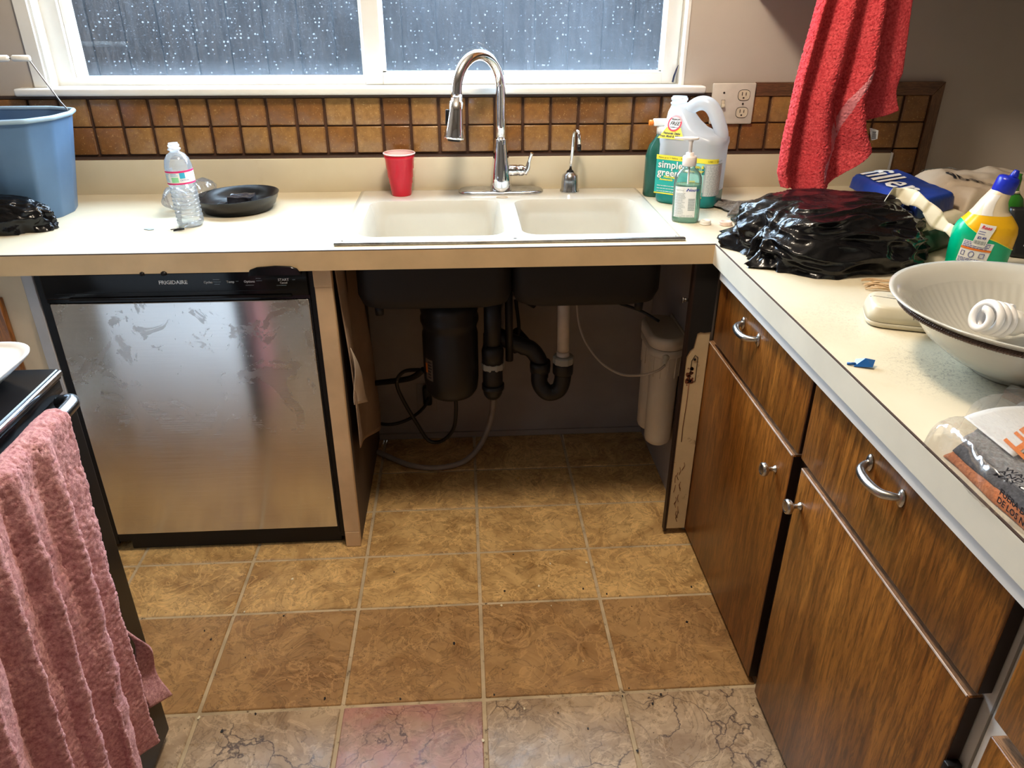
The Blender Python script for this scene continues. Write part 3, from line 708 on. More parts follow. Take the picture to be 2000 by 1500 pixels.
rp = bpoly(1, 1.176, .003)
obj('rim', G().tube(rp+[rp[0]], .0062, 10, False), M['bucket_rim'], bk, label='paler rolled rim')
hp = [(-.978, -.215, 1.168), (-.980, -.216, 1.188), (-.99, -.22, 1.206), (-1.036, -.235, 1.313), (-1.12, -.25, 1.315), (-1.30, -.25, 1.312), (-1.40, -.25, 1.21), (-1.45, -.24, 1.17)]
obj('wire_handle', G().tube(hp, .0021, 8), M['wire'], bk)
obj('grip', G().tube([(-1.030, -.234, 1.314), (-1.034, -.235, 1.314), (-1.07, -.241, 1.3145), (-1.074, -.242, 1.3145)], [.005, .0078, .0078, .005], 14), M['grip'], bk)
obj('grip', G().tube([(-1.079, -.243, 1.3145), (-1.083, -.244, 1.3145), (-1.25, -.25, 1.313), (-1.255, -.25, 1.313)], [.005, .0082, .0082, .005], 14), M['grip'], bk)

def crumple(name, cx, cy, rx, ry, h, z0, seed, amp=.35, nu=110, nv=44, foot=None, label=None, cat='bag', spikes=()):
    """gathered plastic bag: a dome whose creases are real folds"""
    def fn(u, v):
        a = 2*PI*u; t = v*PI*.5
        ca, sa = math.cos(a), math.sin(a)
        r = max(0, math.cos(t))**.55; zz = math.sin(t)**.8
        r0 = max(0, math.cos(t))**.8; p = Vector((ca*1.6*r0+seed, sa*1.6*r0, zz*1.2))
        q_ = Vector((p.x*.75+p.y*.5, p.y*1.7-p.x*.4, p.z*1.5)); n1 = abs(nz(q_, 1.2)); n2 = abs(nz(q_+Vector((7, 3, 1)), 2.2))*.8; n3 = abs(nz(p+Vector((1, 9, 4)), 5.0))*.3+.12
        k = 1+amp*(.75*(.5-n1*2)+.6*(.35-n2*1.5)+.2*(.3-n3*1.4))
        edge = foot(a) if foot else 1
        x = cx+rx*ca*r*edge*(k if v > .02 else 1+(k-1)*.8); y = cy+ry*sa*r*edge*k
        zt = z0+h*zz*(1+amp*(.5*(.3-n2*1.6)+.3*(.3-n3*1.5)))
        for (ax, wd, ln) in spikes:
            dd = (a-ax+PI) % (2*PI)-PI
            e = math.exp(-(dd/wd)**2)*max(0, 1-v*3.2); x += math.cos(ax)*ln*e; y += math.sin(ax)*ln*e
        return Vector((x, y, max(z0+.0005, zt if v > 0 else z0+.0005)))
    g = G().grid(fn, nu, nv)
    o = obj(name, g, M['binbag'])
    return tag(o, label, cat) if label else o
crumple('bin_liner', -1.150, -.405, .150, .065, .084, CT+.0005, 2.3, .20, label='crumpled black plastic bag lying in front of the blue bucket')

# water bottle, standing
bx, by = -.652, -.388
wb = thing('water_bottle', 'empty clear water bottle with pink and white label, standing uncapped left of the black saucer', 'bottle', (bx, by, CT))
lean = Matrix.Translation((bx, by, CT+.0005)) @ Matrix.Rotation(-.035, 4, 'Y')
def bottle_prof(sq=0):
    p = [(.024, .000), (.030, .003), (.0325, .010)]
    for k in range(9):
        z = .016+k*.0105; p += [(.0330, z), (.0312, z+.0045), (.0330, z+.008)]
    p += [(.0338, .112), (.0335, .115), (.0335, .146), (.0340, .150), (.0335, .156), (.0300, .172), (.0220, .184), (.0130, .190), (.0118, .193)]
    return p
body = G()
rings = []
for r, z in bottle_prof():
    ring = []
    for j in range(48):
        a = 2*PI*j/48; w_ = r*(1+(.05*math.sin(a*5+z*300)*math.sin(a*3-z*200) if z < .108 else 0))
        ring.append(lean @ Vector((w_*math.cos(a), w_*math.sin(a), z)))
    rings.append(ring)
body.loft(rings, (True, False)); obj('body', body, M['clear'], wb, norm=False)
g = G()
for k in range(9): g.lathe([(.0331, .0155+k*.0105), (.0341, .0170+k*.0105), (.0331, .0185+k*.0105)], n=48, M_=lean, caps=(False, False))
obj('ribs', g, clearmat('rib_plastic', (.95, .97, 1), .25, .1, bump=.4, bs=90, diffuse=.22), wb)
obj('neck_finish', G().lathe([(.0115, .190), (.0115, .1945), (.0158, .195), (.0158, .1985), (.0125, .199), (.0125, .2025), (.0142, .203), (.0142, .2075), (.0118, .208), (.0118, .212)], n=32, M_=lean, caps=(False, False)), clearmat('frosted_neck', (.95, .97, 1), .15, .1, diffuse=.5), wb)
def cyl(matx, r, z0, a0):
    def fn(x, y, o=.0):
        a = a0+x/r
        return matx @ Vector(((r+o)*math.cos(a), (r+o)*math.sin(a), z0+y))
    return fn
fb = cyl(lean, .0340, .113, -PI/2-.12)
lab = obj('label', rect_on(lambda x, y: fb(x, y), -.075, .075, 0, .034, 40, 2), M['paper_w'], wb)
pw = lambda o: (lambda x, y: fb(x, y, o))
obj('pink_band', rect_on(pw(.0004), -.075, .075, .0295, .034, 40, 1, rect_on(pw(.0004), -.075, .075, .0, .0040, 40, 1)), M['ink_pink'], lab)
obj('blue_picture', rect_on(pw(.0004), .014, .027, .015, .029, 6, 2), M['ink_cyan'], lab)
obj('green_picture', rect_on(pw(.0004), -.008, .010, .006, .0185, 6, 2), M['ink_green'], lab)
obj('small_print', lines_on(pw(.0004), -.034, -.012, .027, 6, .0036, .0012, 4), M['ink_cyan'], lab)
obj('small_print', lines_on(pw(.0004), -.009, .010, .027, 2, .0036, .0012, 5), M['ink_cyan'], lab)
obj('small_print', text_geo('CRYSTAL', .0055, lambda x, y: fb(x+.0135, y+.0085, .0005)), M['ink_blue'], lab)

# second bottle, crushed, lying behind the first
cb = thing('crushed_bottle', 'crushed clear plastic bottle lying on its side behind the upright water bottle', 'bottle', (-.67, -.235, CT))
A = Vector((-.752, -.285, CT+.036)); B = Vector((-.668, -.085, CT+.040)); ax = (B-A).normalized(); sd = ax.cross(Vector((0, 0, 1))).normalized(); upz = sd.cross(ax)
rings = []
for i in range(27):
    t = i/26; r = .0345*min(1, math.sin(min(t*6+.25, PI/2)), math.sin(min((1-t)*5+.2, PI/2)))*(1-.10*math.sin(t*21))
    c = A.lerp(B, t)
    rings.append([c+(sd*math.cos(a)+upz*math.sin(a)*(1-.10*math.sin(t*9)))*r*(1+.12*nz((math.cos(a)*2, math.sin(a)*2, t*9), 1)) for a in [2*PI*j/32 for j in range(32)]])
obj('body', G().loft(rings), M['clear'], cb)

# black saucer with black lumps in it
sx, sy = -.568, -.222
sc_ = thing('plant_saucer', 'round black plastic plant saucer with ridged rim beside the water bottle', 'saucer', (sx, sy, CT))
tl = Matrix.Translation((sx, sy, CT+.001)) @ Matrix.Rotation(-.035, 4, 'Y')
pr = [(.0, .004), (.086, .004), (.088, .0035), (.090, .0), (.093, .0), (.098, .012), (.1035, .013), (.1085, .026), (.1105, .027), (.1150, .040), (.1165, .0425), (.1150, .0425), (.108, .029), (.105, .0275), (.101, .0155), (.095, .0145), (.0905, .0065), (.0, .0065)]
obj('dish', G().lathe(pr, n=72, M_=tl, caps=(False, False)), P('saucer_plastic', (.007, .008, .010), .27, spec=.6), sc_)
M['lump'] = P('shiny_black_wrapper', (.015, .015, .02), .22, bump=.8, bs=40, dist=.004)
def lump(x0, x1, y0, y1, z0, z1, seed):
    bm = bmesh.new(); bmesh.ops.create_cube(bm, size=1); bmesh.ops.subdivide_edges(bm, edges=list(bm.edges), cuts=6, use_grid_fill=True)
    vs = []
    for v in bm.verts:
        p = Vector(((x0+x1)/2+v.co.x*(x1-x0), (y0+y1)/2+v.co.y*(y1-y0), (z0+z1)/2+v.co.z*(z1-z0)))
        p += Vector((nz(p+Vector((seed, 0, 0)), 60), nz(p+Vector((0, seed, 0)), 60), nz(p+Vector((0, 0, seed)), 55)))*(.0045 if v.co.z > -.4 else 0)
        vs.append(p)
    bm.verts.index_update(); g = G().add(vs, [[v.index for v in f.verts] for f in bm.faces]); bm.free(); return g
tag(obj('black_packet', lump(-.585, -.520, -.262, -.205, CT+.0085, CT+.042, 3), M['lump']), 'shiny black crumpled packet lying in the middle of the black saucer', 'packet')
tag(obj('black_block', lump(-.614, -.594, -.262, -.244, CT+.0085, CT+.026, 9), M['black']), 'small black block lying left of the packet in the black saucer', 'block')
# crumbs on the counter
def flake(cx, cy, r, z, seed, h=.0015):
    rn = random.Random(seed); n = 9
    return [(cx+r*(.6+.5*rn.random())*math.cos(2*PI*k/n)*1.5, cy+r*(.5+.5*rn.random())*math.sin(2*PI*k/n), z) for k in range(n)], (0, 0, h)
tag(obj('glue_chip', G().prism(*flake(-.748, -.425, .011, CT+.0005, 4)), M['ink_grey']), 'thin grey flake on the counter left of the water bottle', 'flake')
bs_ = obj('burnt_match', G().tube([(-.678, -.452, CT+.003), (-.668, -.444, CT+.005), (-.655, -.437, CT+.004)], [.0015, .0035, .002], 8).tube([(-.690, -.437, CT+.0022), (-.675, -.434, CT+.003), (-.660, -.436, CT+.0022)], .0012, 6), M['black'])
tag(bs_, 'tiny twisted black scrap on the counter in front of the water bottle', 'scrap')

# ------------------------------------------------------------------ things right of the sink
jy = Matrix.Translation((.742, -.206, CT)) @ Matrix.Rotation(math.radians(-35), 4, 'Z')
jg = thing('cleaner_jug', 'large milky jug of green cleaner with a loop handle beside the outlet plate', 'jug', (.742, -.206, CT))
g = G(); secs = []
for z, w_, d, r, cxx in [(0, .166, .104, .03, 0), (.004, .176, .114, .033, 0), (.012, .182, .120, .035, 0), (.165, .182, .120, .035, 0), (.178, .188, .125, .038, 0), (.190, .187, .124, .04, 0), (.200, .160, .110, .045, -.012), (.214, .122, .096, .042, -.028), (.232, .096, .080, .036, -.038), (.252, .076, .064, .030, -.046), (.264, .054, .050, .024, -.052), (.268, .045, .045, .0224, -.056)]:
    secs.append([jy @ p for p in rrect(w_, d, r, 8, z, cxx, 0)])
secs.insert(3, [jy @ p for p in rrect(.182, .120, .035, 8, .046, 0, 0)])
lowj = G().loft(secs[:4], (True, False)); g.loft(secs[3:], (False, False))
hj = spline([(-.036, 0, .236), (-.018, 0, .266), (.012, 0, .280), (.040, 0, .270), (.062, 0, .236), (.078, 0, .198), (.074, 0, .172)], 8)
g.tube([jy @ p for p in hj], [.016+.004*math.sin(i/len(hj)*PI) for i in range(len(hj))], 18)
obj('body', g, M['hdpe'], jg)
obj('neck', G().lathe([(.0215, .266), (.0215, .272), (.024, .273), (.024, .277), (.021, .278), (.021, .283), (.0235, .284), (.0235, .290), (.0205, .291), (.0205, .294)], M_=jy @ Matrix.Translation((-.056, 0, 0)), caps=(False, False)), M['hdpe'], jg)
obj('liquid_filled_base', lowj, M['jug_liquid'], jg, norm=False, label='teal liquid-filled base of the jug')
def jf(o=0):
    def fn(x, y):            # wraps round the rounded front right edge of the jug
        hw, fl = .091, .056
        y0 = -.060-.0008-o
        if x <= fl: return jy @ Vector((x, y0, y))
        a = (x-fl)/.035
        if a <= PI/2: return jy @ Vector((fl+(.0355+o)*math.sin(a), -.025-(.0355+o)*math.cos(a), y))
        return jy @ Vector((.0915+o, -.025+(a-PI/2)*.035, y))
    return fn
f0, f1, f2 = jf(), jf(.0006), jf(.0012)
lb = obj('front_label', rect_on(f0, -.086, .058, .030, .140, 30, 2), M['teal'], jg)
obj('pale_panel', rect_on(f1, .012, .058, .036, .126, 8, 2), M['teal_pale'], lb)
obj('dark_panel', rect_on(f1, -.004, .060, .096, .116, 10, 2, rect_on(f1, .0, .056, .034, .048, 8, 2)), M['teal_dark'], lb)
obj('yellow_stripe', rect_on(f1, -.0865, .098, .127, .140, 40, 2, rect_on(f1, -.0865, .058, .0295, .033, 30, 1)), M['ink_yellow'], lb)
tx = G()
def tput(s, size, x, y, fn, **k):
    return text_geo(s, size, lambda a, b: fn(x+a, y+b), **k)
obj('brand_shadow', tput('simple\ngreen', .0290, -.0795, .1035, f1, bold=.0013, lsp=.78), M['teal_dark'], lb)
obj('brand_lettering', tput('simple\ngreen', .0290, -.080, .1045, f2, bold=.0005, lsp=.78), M['ink_white'], lb)
obj('product_shadow', tput('House &\nSiding Cleaner', .0125, .0565, .1125, f1, align='RIGHT', bold=.0009, shear=.2, lsp=.95), M['ink'], lb)
obj('product_lettering', tput('House &\nSiding Cleaner', .0125, .0560, .113, f2, align='RIGHT', bold=.0002, shear=.2, lsp=.95), M['ink_yellow'], lb)
obj('yellow_lettering', tput('Nettoyant', .0095, -.060, .0765, f2, shear=.2, bold=.0003), M['ink_yellow'], lb)
obj('yellow_lettering', tput('Revetements', .0075, -.072, .0690, f2, shear=.2, bold=.0003), M['ink_yellow'], lb)
obj('yellow_lettering', tput('murals', .0085, .012, .0725, f2, shear=.2, bold=.0003), M['ink_yellow'], lb)
obj('yellow_lettering', tput('ext\u00e9rieur', .0075, .020, .0640, f2, shear=.2, bold=.0003), M['ink_yellow'], lb)
obj('band_print', tput('Makes up to 11 Gallons  -  Produit 11 gallons', .0062, -.080, .1312, f2, stretch=.98), M['ink'], lb)
obj('small_print', lines_on(f2, -.078, -.02, .054, 3, .008, .0015, 8), M['ink_white'], lb)
obj('small_print', lines_on(f2, .006, .05, .056, 1, .008, .0018, 3), M['ink'], lb)
sl = obj('side_label', rect_on(f0, .060, .128, .036, .126, 20, 2), M['grey_label'], jg)
obj('side_print', lines_on(f1, .064, .126, .122, 24, .0036, .0013, 12, .1), M['ink_white'], sl)
obj('side_heading', tput('USES 11 GALLONS', .0065, .066, .1312, f2), M['ink'], sl)
def jt(o=0):                  # the sloping shoulder above the label
    return lambda x, y: jy @ Vector((x, -.0635-o+max(0, y-.19)*.60, y))
t0, t1, t2 = jt(.001), jt(.0016), jt(.0022)
g = G(); g.add([t0(-.088, .186), t0(-.010, .186), t0(-.028, .216), t0(-.068, .216)], [(0, 1, 2, 3)]); yl = obj('yellow_flash', g, M['ink_yellow'], jg)
def disc(fn, cx_, cy_, r0, r1, n=32):
    g = G(); vs = []
    for k in range(n):
        a = 2*PI*k/n; vs += [fn(cx_+r0*math.cos(a), cy_+r0*math.sin(a)), fn(cx_+r1*math.cos(a), cy_+r1*math.sin(a))]
    g.add(vs, [(2*k, 2*k+1, (2*k+3) % (2*n), (2*k+2) % (2*n)) for k in range(n)]); return g
obj('red_ring', disc(t1, -.048, .226, .0, .0205), M['ink_red'], yl)
obj('white_disc', disc(t2, -.048, .226, .0, .0160), M['ink_white'], yl)
t3 = jt(.0028)
obj('flash_lettering', tput('FREE', .0130, -.0475, .2215, t3, align='CENTER', bold=.0004, shear=.2), M['ink'], yl)
obj('flash_lettering', tput('BLEACH', .0062, -.0475, .2340, t3, align='CENTER', bold=.0003), M['ink'], yl)
obj('flash_lettering', tput('FORMULA', .0050, -.0475, .2145, t3, align='CENTER', bold=.0002), M['ink'], yl)
obj('flash_lettering', tput('Removes Stains\nFrom Mold & Mildew', .0080, -.049, .1985, t1, align='CENTER', bold=.0003, shear=.2), M['ink'], yl)

# dark green spray bottle behind the jug
sp = thing('spray_bottle', 'dark green spray bottle half hidden behind the left side of the milky jug', 'bottle', (.668, -.115, CT))
obj('body', G().loft([[Vector((.668+p.x*s, -.115+p.y*s, CT+z)) for p in selp(.042, .030, 0)] for z, s in ((0, .93), (.004, 1), (.12, 1), (.15, .8), (.175, .38), (.185, .34))]), P('spray_bottle_green', (.015, .10, .075), .25), sp)
obj('collar', G().lathe([(.015, .182), (.016, .20), (.010, .205)], (.668, -.115, CT)), M['white'], sp)
obj('trigger_head', G().box(.640, .700, -.126, -.104, CT+.205, CT+.225, .004), M['white'], sp)
obj('nozzle', G().tube([(.642, -.115, CT+.214), (.628, -.115, CT+.214)], .008), M['ink_orange'], sp)

# hand soap pump bottle
px_, py_ = .676, -.418
so = thing('soap_bottle', 'clear pump bottle of pale green hand soap standing in front of the jug', 'bottle', (px_, py_, CT))
tm = Matrix.Translation((px_, py_, CT+.0005)) @ Matrix.Rotation(math.radians(-20), 4, 'Z') @ Matrix.Rotation(-.03, 4, 'Y')
sec = [(0, .90), (.003, .98), (.010, 1), (.105, 1), (.118, .97), (.128, .85), (.137, .62), (.143, .44), (.150, .40)]
obj('body', G().loft([[tm @ Vector((p.x*s, p.y*s*(1 if s > .9 else .8+.2), z)) for p in selp(.0365, .0245, 0, 48, 2.5)] for z, s in sec], (True, False)), M['soap_clear'], so)
obj('liquid', G().loft([[tm @ Vector((p.x*s*.94, p.y*s*.92, z)) for p in selp(.0365, .0245, 0, 48, 2.5)] for z, s in ((.004, .95), (.010, 1), (.100, 1))]), M['soap_liquid'], so)
M['pump'] = P('pale_pump_plastic', (.80, .72, .68), .3)
obj('pump_collar', G().lathe([(.0175, .148), (.0185, .150), (.0185, .170), (.0165, .173), (.0105, .174), (.0105, .181), (.006, .182)], M_=tm), M['pump'], so)
obj('pump_stem', G().lathe([(.0052, .180), (.0048, .205), (.0068, .210), (.0068, .216)], M_=tm), M['pump'], so)
obj('dip_tube', G().tube([tm @ Vector((0, 0, .150)), tm @ Vector((.001, 0, .06)), tm @ Vector((.004, 0, .01))], .0028, 8), M['pump'], so)
obj('pump_head', G().loft([[tm @ Vector((x, p.x, .217+p.y)) for p in selp(a, b, 0, 20)] for x, a, b in ((.020, .004, .002), (.016, .0085, .0035), (.0, .0105, .0045), (-.014, .0085, .004), (-.030, .0045, .003), (-.042, .0036, .0028))]), M['pump'], so)
def sf(o=0):
    def fn(x, y):
        a = -PI/2+x/.036
        c, s = math.cos(a), math.sin(a)
        return tm @ Vector(((.0368+o)*math.copysign(abs(c)**.8, c), (.0248+o)*math.copysign(abs(s)**.8, s), y))
    return fn
s0, s1 = sf(.0003), sf(.0009)
ll = obj('label', rect_on(s0, -.031, .024, .016, .097, 14, 2), M['paper_w'], so)
obj('brand_lettering', tput('Nourish', .0105, -.001, .0855, s1, shear=.3, bold=.0002), M['ink_blue'], ll)
obj('badge', tput('Hand Soap', .0052, -.027, .0865, s1), M['ink_grey'], ll)
obj('bar_code', G().add(*(lambda r: (r.v, r.f))(lines_on(s1, .004, .021, .066, 8, .0042, .0022, 5, 0))), M['ink_grey'], ll)
g = lines_on(s1, -.028, .0, .080, 17, .0034, .0010, 21, .25); lines = lines_on(s1, -.028, .021, .0215, 2, .003, .0008, 2, .1); g.add(lines.v, lines.f)
obj('small_print', g, M['ink_grey'], ll)

# two caps
for (cx, cy, r, h, mt, lab_, sq) in ((.722, -.452, .0145, .011, 'cap', 'small white bottle cap lying beside the soap bottle', 1), (.775, -.462, .0165, .010, 'cap_pink', 'wider pinkish bottle cap lying in front of the grey rag', 1)):
    c = thing('bottle_cap', lab_, 'cap', (cx, cy, CT))
    obj('shell', G().lathe([(r, 0), (r, h-.002), (r-.0015, h), (r-.005, h), (r-.006, h-.0015), (0, h-.0015)], (cx, cy, CT+.0005), 36, caps=(False, False)), M[mt], c)
    obj('ribs', G().lathe([(r+.0007, .0005), (r+.0007, .003), (r, .0032)], (cx, cy, CT+.0005), 36, caps=(False, False)), M[mt], c)

# grey rag
def ragf(u, v):
    x = .80+.22*u+.02*math.sin(v*5); y = -.395+.17*v-.03*u+.02*math.sin(u*7)
    z = CT+.004+.010*(1+math.sin(u*9+v*4+3*nz((u*3, v*3, 1))))*.9+.016*max(0, nz((u*5, v*5, 4)))+.004*nz((u*16, v*16, 9))
    e = min(u, 1-u, v, 1-v); z = CT+.003+(z-CT-.003)*min(1, e*7+.25)
    return Vector((x+.012*nz((v*6, 2, u)), y+.012*nz((u*6, 5, v)), z))
tag(obj('cleaning_rag', G().grid(ragf, 70, 50), M['rag'], solid=.003), 'crumpled dark grey rag on the counter between the jug and the black bag', 'rag')

# outlet and switch plate
op = thing('outlet_plate', 'double-gang plate with a toggle switch and two sockets beside the window sill', 'outlet', (.904, -.017, 1.168))
obj('plate', G().box(.838, .971, -.022, -.0132, 1.109, 1.227, .0025, 2), M['plate'], op)
def yface(x, y, o=0): return Vector((x, -.0224-o, y))
for zc_ in (1.193, 1.143):
    r = obj('socket', G().loft([[Vector((.936+p.x, yy, zc_+p.y)) for p in selp(.0175, .0145, 0, 32, 3)] for yy in (-.0215, -.0245)]), M['ivory'], op)
    obj('socket_outline', G().tube([Vector((.936+p.x, -.0228, zc_+p.y)) for p in selp(.0182, .0152, 0, 32, 3)]+[Vector((.936+.0182, -.0228, zc_))], .0009, 6, False), M['slot'], r)
    obj('slots', G().box(.9285, .9305, -.0252, -.0244, zc_-.001, zc_+.009).box(.9405, .9425, -.0252, -.0244, zc_-.001, zc_+.008).box(.9325, .9375, -.0252, -.0244, zc_-.010, zc_-.0055), M['slot'], r)
obj('toggle_slot', G().box(.868, .879, -.0232, -.0218, 1.156, 1.180), M['slot'], op)
obj('toggle', G().box(.8695, .8775, -.034, -.0222, 1.158, 1.168, .002).box(.8685, .8785, -.0250, -.0222, 1.157, 1.179, .001), M['ivory'], op)
for x, z in ((.8735, 1.200), (.8735, 1.136), (.936, 1.168)):
    obj('screw', G().lathe([(.003, 0), (.003, .0012)], M_=Matrix.Translation((x, -.0222, z)) @ Matrix.Rotation(PI/2, 4, 'X'), n=14), M['slot'], op)

# pencil wedged beside the sash
pn = thing('blue_pencil', 'dark blue pencil stub leaning in the right corner of the window', 'pencil', (.738, .03, 1.222))
obj('barrel', G().tube([(.724, .026, 1.226), (.727, .026, 1.244), (.733, .028, 1.262), (.738, .030, 1.274)], [.003, .003, .0024, .001], 8), P('navy_paint', (.006, .012, .05), .5), pn)

# ------------------------------------------------------------------ wall cabinet and the hanging red towel
wc = thing('wall_cabinet', 'oak wall cabinet above the right end of the counter', 'cabinet', (1.55, -.17, 1.52))
obj('body', G().box(.93, 2.45, -.318, -.001, 1.475, 2.3), M['oak'], wc)
for xa in (.935, 1.315, 1.695, 2.075):
    dd = obj('door', G().box(xa, xa+.37, -.338, -.3185, 1.485, 2.29, .003), M['oak'], wc)
    obj('knob', G().lathe([(.008, 0), (.006, .012), (.014, .018), (.012, .026), (0, .028)], M_=Matrix.Translation((xa+.335, -.338, 1.60)) @ Matrix.Rotation(PI/2, 4, 'X')), M['nickel'], dd)
def lerpk(z, ks):
    if z >= ks[0][0]: return ks[0][1]
    for (a, va), (b, vb) in zip(ks, ks[1:]):
        if z >= b: t = (a-z)/(a-b); return va+(vb-va)*t
    return ks[-1][1]
rt_ = thing('red_towel', 'coral red bath towel hanging from the wall cabinet, with a woven band near its hem', 'towel', (1.06, -.37, 1.66))
LK = [(1.75, 1.03), (1.66, 1.00), (1.453, .958), (1.35, .944), (1.275, .935), (1.20, .930), (1.12, .922), (1.04, .920), (1.0, .935), (.95, .96)]
RK = [(1.75, 1.11), (1.66, 1.12), (1.453, 1.125), (1.30, 1.128), (1.22, 1.115), (1.15, 1.135), (1.09, 1.165), (1.0, 1.16), (.9, 1.15)]
def towel(u, v):
    zt = 1.66; zb = .985+.014*math.cos(u*7)+.10*(max(0, u-.62)/.38)**1.6
    z = zt+(zb-zt)*v
    xl, xr = lerpk(z, LK), lerpk(z, RK)
    amp = .012+.020*v
    y = -.385+amp*math.cos(2*PI*(2.15*u+.08*v)+2.6)+.012*nz((u*4, z*3, 2))
    x = xl+(xr-xl)*(u+.015*math.sin(2*PI*2.15*u+1))
    if u < .07: y += (.07-u)*.35
    p = Vector((x, y, z)); f = .0026*noise.noise(p*330)+.0022*noise.noise(p*140)
    return p+Vector((f*.4, -abs(f)*1.3, f*.3))
def bandu(u): return .845-.22*(u-.5)
g = G().grid(towel, 220, 420)
# the woven band is a strip of its own faces
nu, nv = 220, 420; keep = []; band = []
for idx, f in enumerate(g.f):
    j, i = divmod(idx, nu); u, v = (i+.5)/nu, (j+.5)/nv
    c = .80-.50*(u-.72)
    (band if (u > .50 and abs(v-c) < .034) else keep).append(f)
gb = G(); gb.v = g.v; gb.f = band; gb.s = [True]*len(band); g.f = keep; g.s = [True]*len(keep)
fr = obj('front_fold', g, M['red_terry'], rt_, norm=False, solid=.003)
def tidy(o):
    bm = bmesh.new(); bm.from_mesh(o.data); bmesh.ops.delete(bm, geom=[v for v in bm.verts if not v.link_faces], context='VERTS'); bm.to_mesh(o.data); bm.free()
tidy(fr); bo = obj('woven_band', gb, M['band'], rt_, norm=False, solid=.0035); tidy(bo)
def towel2(u, v):
    z = 1.66+(1.135-1.66)*v+(.055*u if v > .98 else .055*u*v)
    x = 1.06+.105*u+.055*v*u+.03*u*(1-v)+.03*v*.6; y = -.352-.010*math.cos(u*6+1)+.005*nz((u*3, z*4, 7))
    if v > .80: x -= .010*math.sin((v-.8)*18)
    p = Vector((x, y, z)); f = .0028*noise.noise(p*300); return p+Vector((0, -abs(f), f*.4))
obj('back_fold', G().grid(towel2, 70, 260), M['red_terry'], rt_, norm=False, solid=.006)
obj('cabinet_hook', G().tube([(1.06, -.339, 1.66), (1.06, -.36, 1.655), (1.06, -.40, 1.66), (1.06, -.41, 1.68)], .004, 8), M['nickel'], wc)
g = G(); g.add([(1.172, -.362, 1.146), (1.176, -.364, 1.146), (1.196, -.366, 1.140), (1.198, -.366, 1.118), (1.183, -.366, 1.114), (1.176, -.366, 1.13)], [(0, 1, 2, 3, 4, 5)])
tgp = obj('care_tag', g, M['paper_w'], rt_, solid=.0008)
obj('tag_print', lines_on(lambda x, y: Vector((x, -.3672, y)), 1.180, 1.194, 1.137, 4, .0050, .0024, 2), M['ink'], tgp)

# ------------------------------------------------------------------ things on the right run of the counter
def slab(name, corners, z0, z1, r, mat, parent, seed=0, amp=.006, nu=44, nv=34, sag=0, label=None):
    """filled sack: a cushion over a four-cornered footprint"""
    c = [Vector((x, y, 0)) for x, y in corners]
    def base(u, v): return (c[0]*(1-u)+c[1]*u)*(1-v)+(c[3]*(1-u)+c[2]*u)*v
    W_ = (c[1]-c[0]).length; D_ = (c[3]-c[0]).length
    def fn(u, v):
        p = base(u, v); e = min(min(u, 1-u)*W_, min(v, 1-v)*D_); t = min(1, e/r)
        z = z0+(z1-z0)*(math.sqrt(max(0, 1-(1-t)**2)))
        z += amp*t*(nz((p.x*9+seed, p.y*9, 2))+.5*nz((p.x*26+seed, p.y*26, 5)))-sag*t*(1-math.sin(PI*u)*math.sin(PI*v))
        return Vector((p.x, p.y, z))
    g = G().grid(fn, nu, nv)
    lo = [base(u, v) for u, v in ((0, 0), (1, 0), (1, 1), (0, 1))]
    g.add([(p.x, p.y, z0) for p in lo], [(3, 2, 1, 0)])
    return obj(name, g, mat, parent, norm=False, label=label), fn
crp = [(1.128, -.735), (1.288, -.630), (1.300, -.325), (1.135, -.385)]
gb_ = thing('joint_filler_bag', 'cream topped bag with dark green side lying under the blue sack', 'bag', (1.2, -.6, CT))
obj('green_side', G().loft([[Vector((x, y, z)) for x, y in pts] for z, pts in ((CT+.001, [(1.125, -.775), (1.305, -.662), (1.318, -.33), (1.14, -.39)]), (.93, [(1.118, -.785), (1.308, -.672), (1.322, -.33), (1.14, -.39)]), (.965, [(1.12, -.783), (1.306, -.670), (1.322, -.33), (1.14, -.39)]), (.976, [(1.123, -.775), (1.302, -.664), (1.318, -.33), (1.14, -.39)]))]), M['green_bag'], gb_)
slab('cream_top', [(1.118, -.778), (1.306, -.668), (1.318, -.33), (1.14, -.39)], .974, .992, .02, M['cream_bag'], gb_, 3, .004)
bb = thing('blue_sack', 'blue paper sack with big white letters stacked on the cream bag', 'sack', (1.21, -.5, .993))
_, ftop = slab('body', crp, .994, 1.033, .018, M['blue_bag'], bb, 1, .005, 60, 60)
def bagtext(x, y):      # x along the left long side from the far end towards the camera, y inward from that side
    u = .08+y/.155; v = 1-(x/.36)
    p = ftop(min(max(u, 0.01), .99), min(max(v, 0.01), .99)); return p+Vector((-.0004, -.0006, .0022))
obj('lettering', text_geo('filler', .150, lambda x, y: bagtext(x*.95+.015, .004+y*.90), bold=.0022), M['bag_white'], bb)
kr = thing('kraft_sack', 'brown kraft paper sack with black print at the right end of the counter', 'sack', (1.62, -.45, CT))
_, kf = slab('body', [(1.292, -.66), (1.94, -.60), (1.94, -.33), (1.305, -.32)], CT+.001, 1.036, .075, M['kraft'], kr, 5, .016, 90, 50)
obj('black_print', text_geo('95srea', .058, lambda x, y: kf(min(.99, .10+(x*.55+(.0))/.64), min(.98, max(.02, .55-x*.9/.34+y/.34)))+Vector((0, 0, .0035)), bold=.001), M['ink'], kr)
obj('black_print', lines_on(lambda x, y: kf(.06+x, .92-x*.9+y)+Vector((0, 0, .0035)), .0, .16, .02, 2, .05, .016, 3), M['ink_grey'], kr)
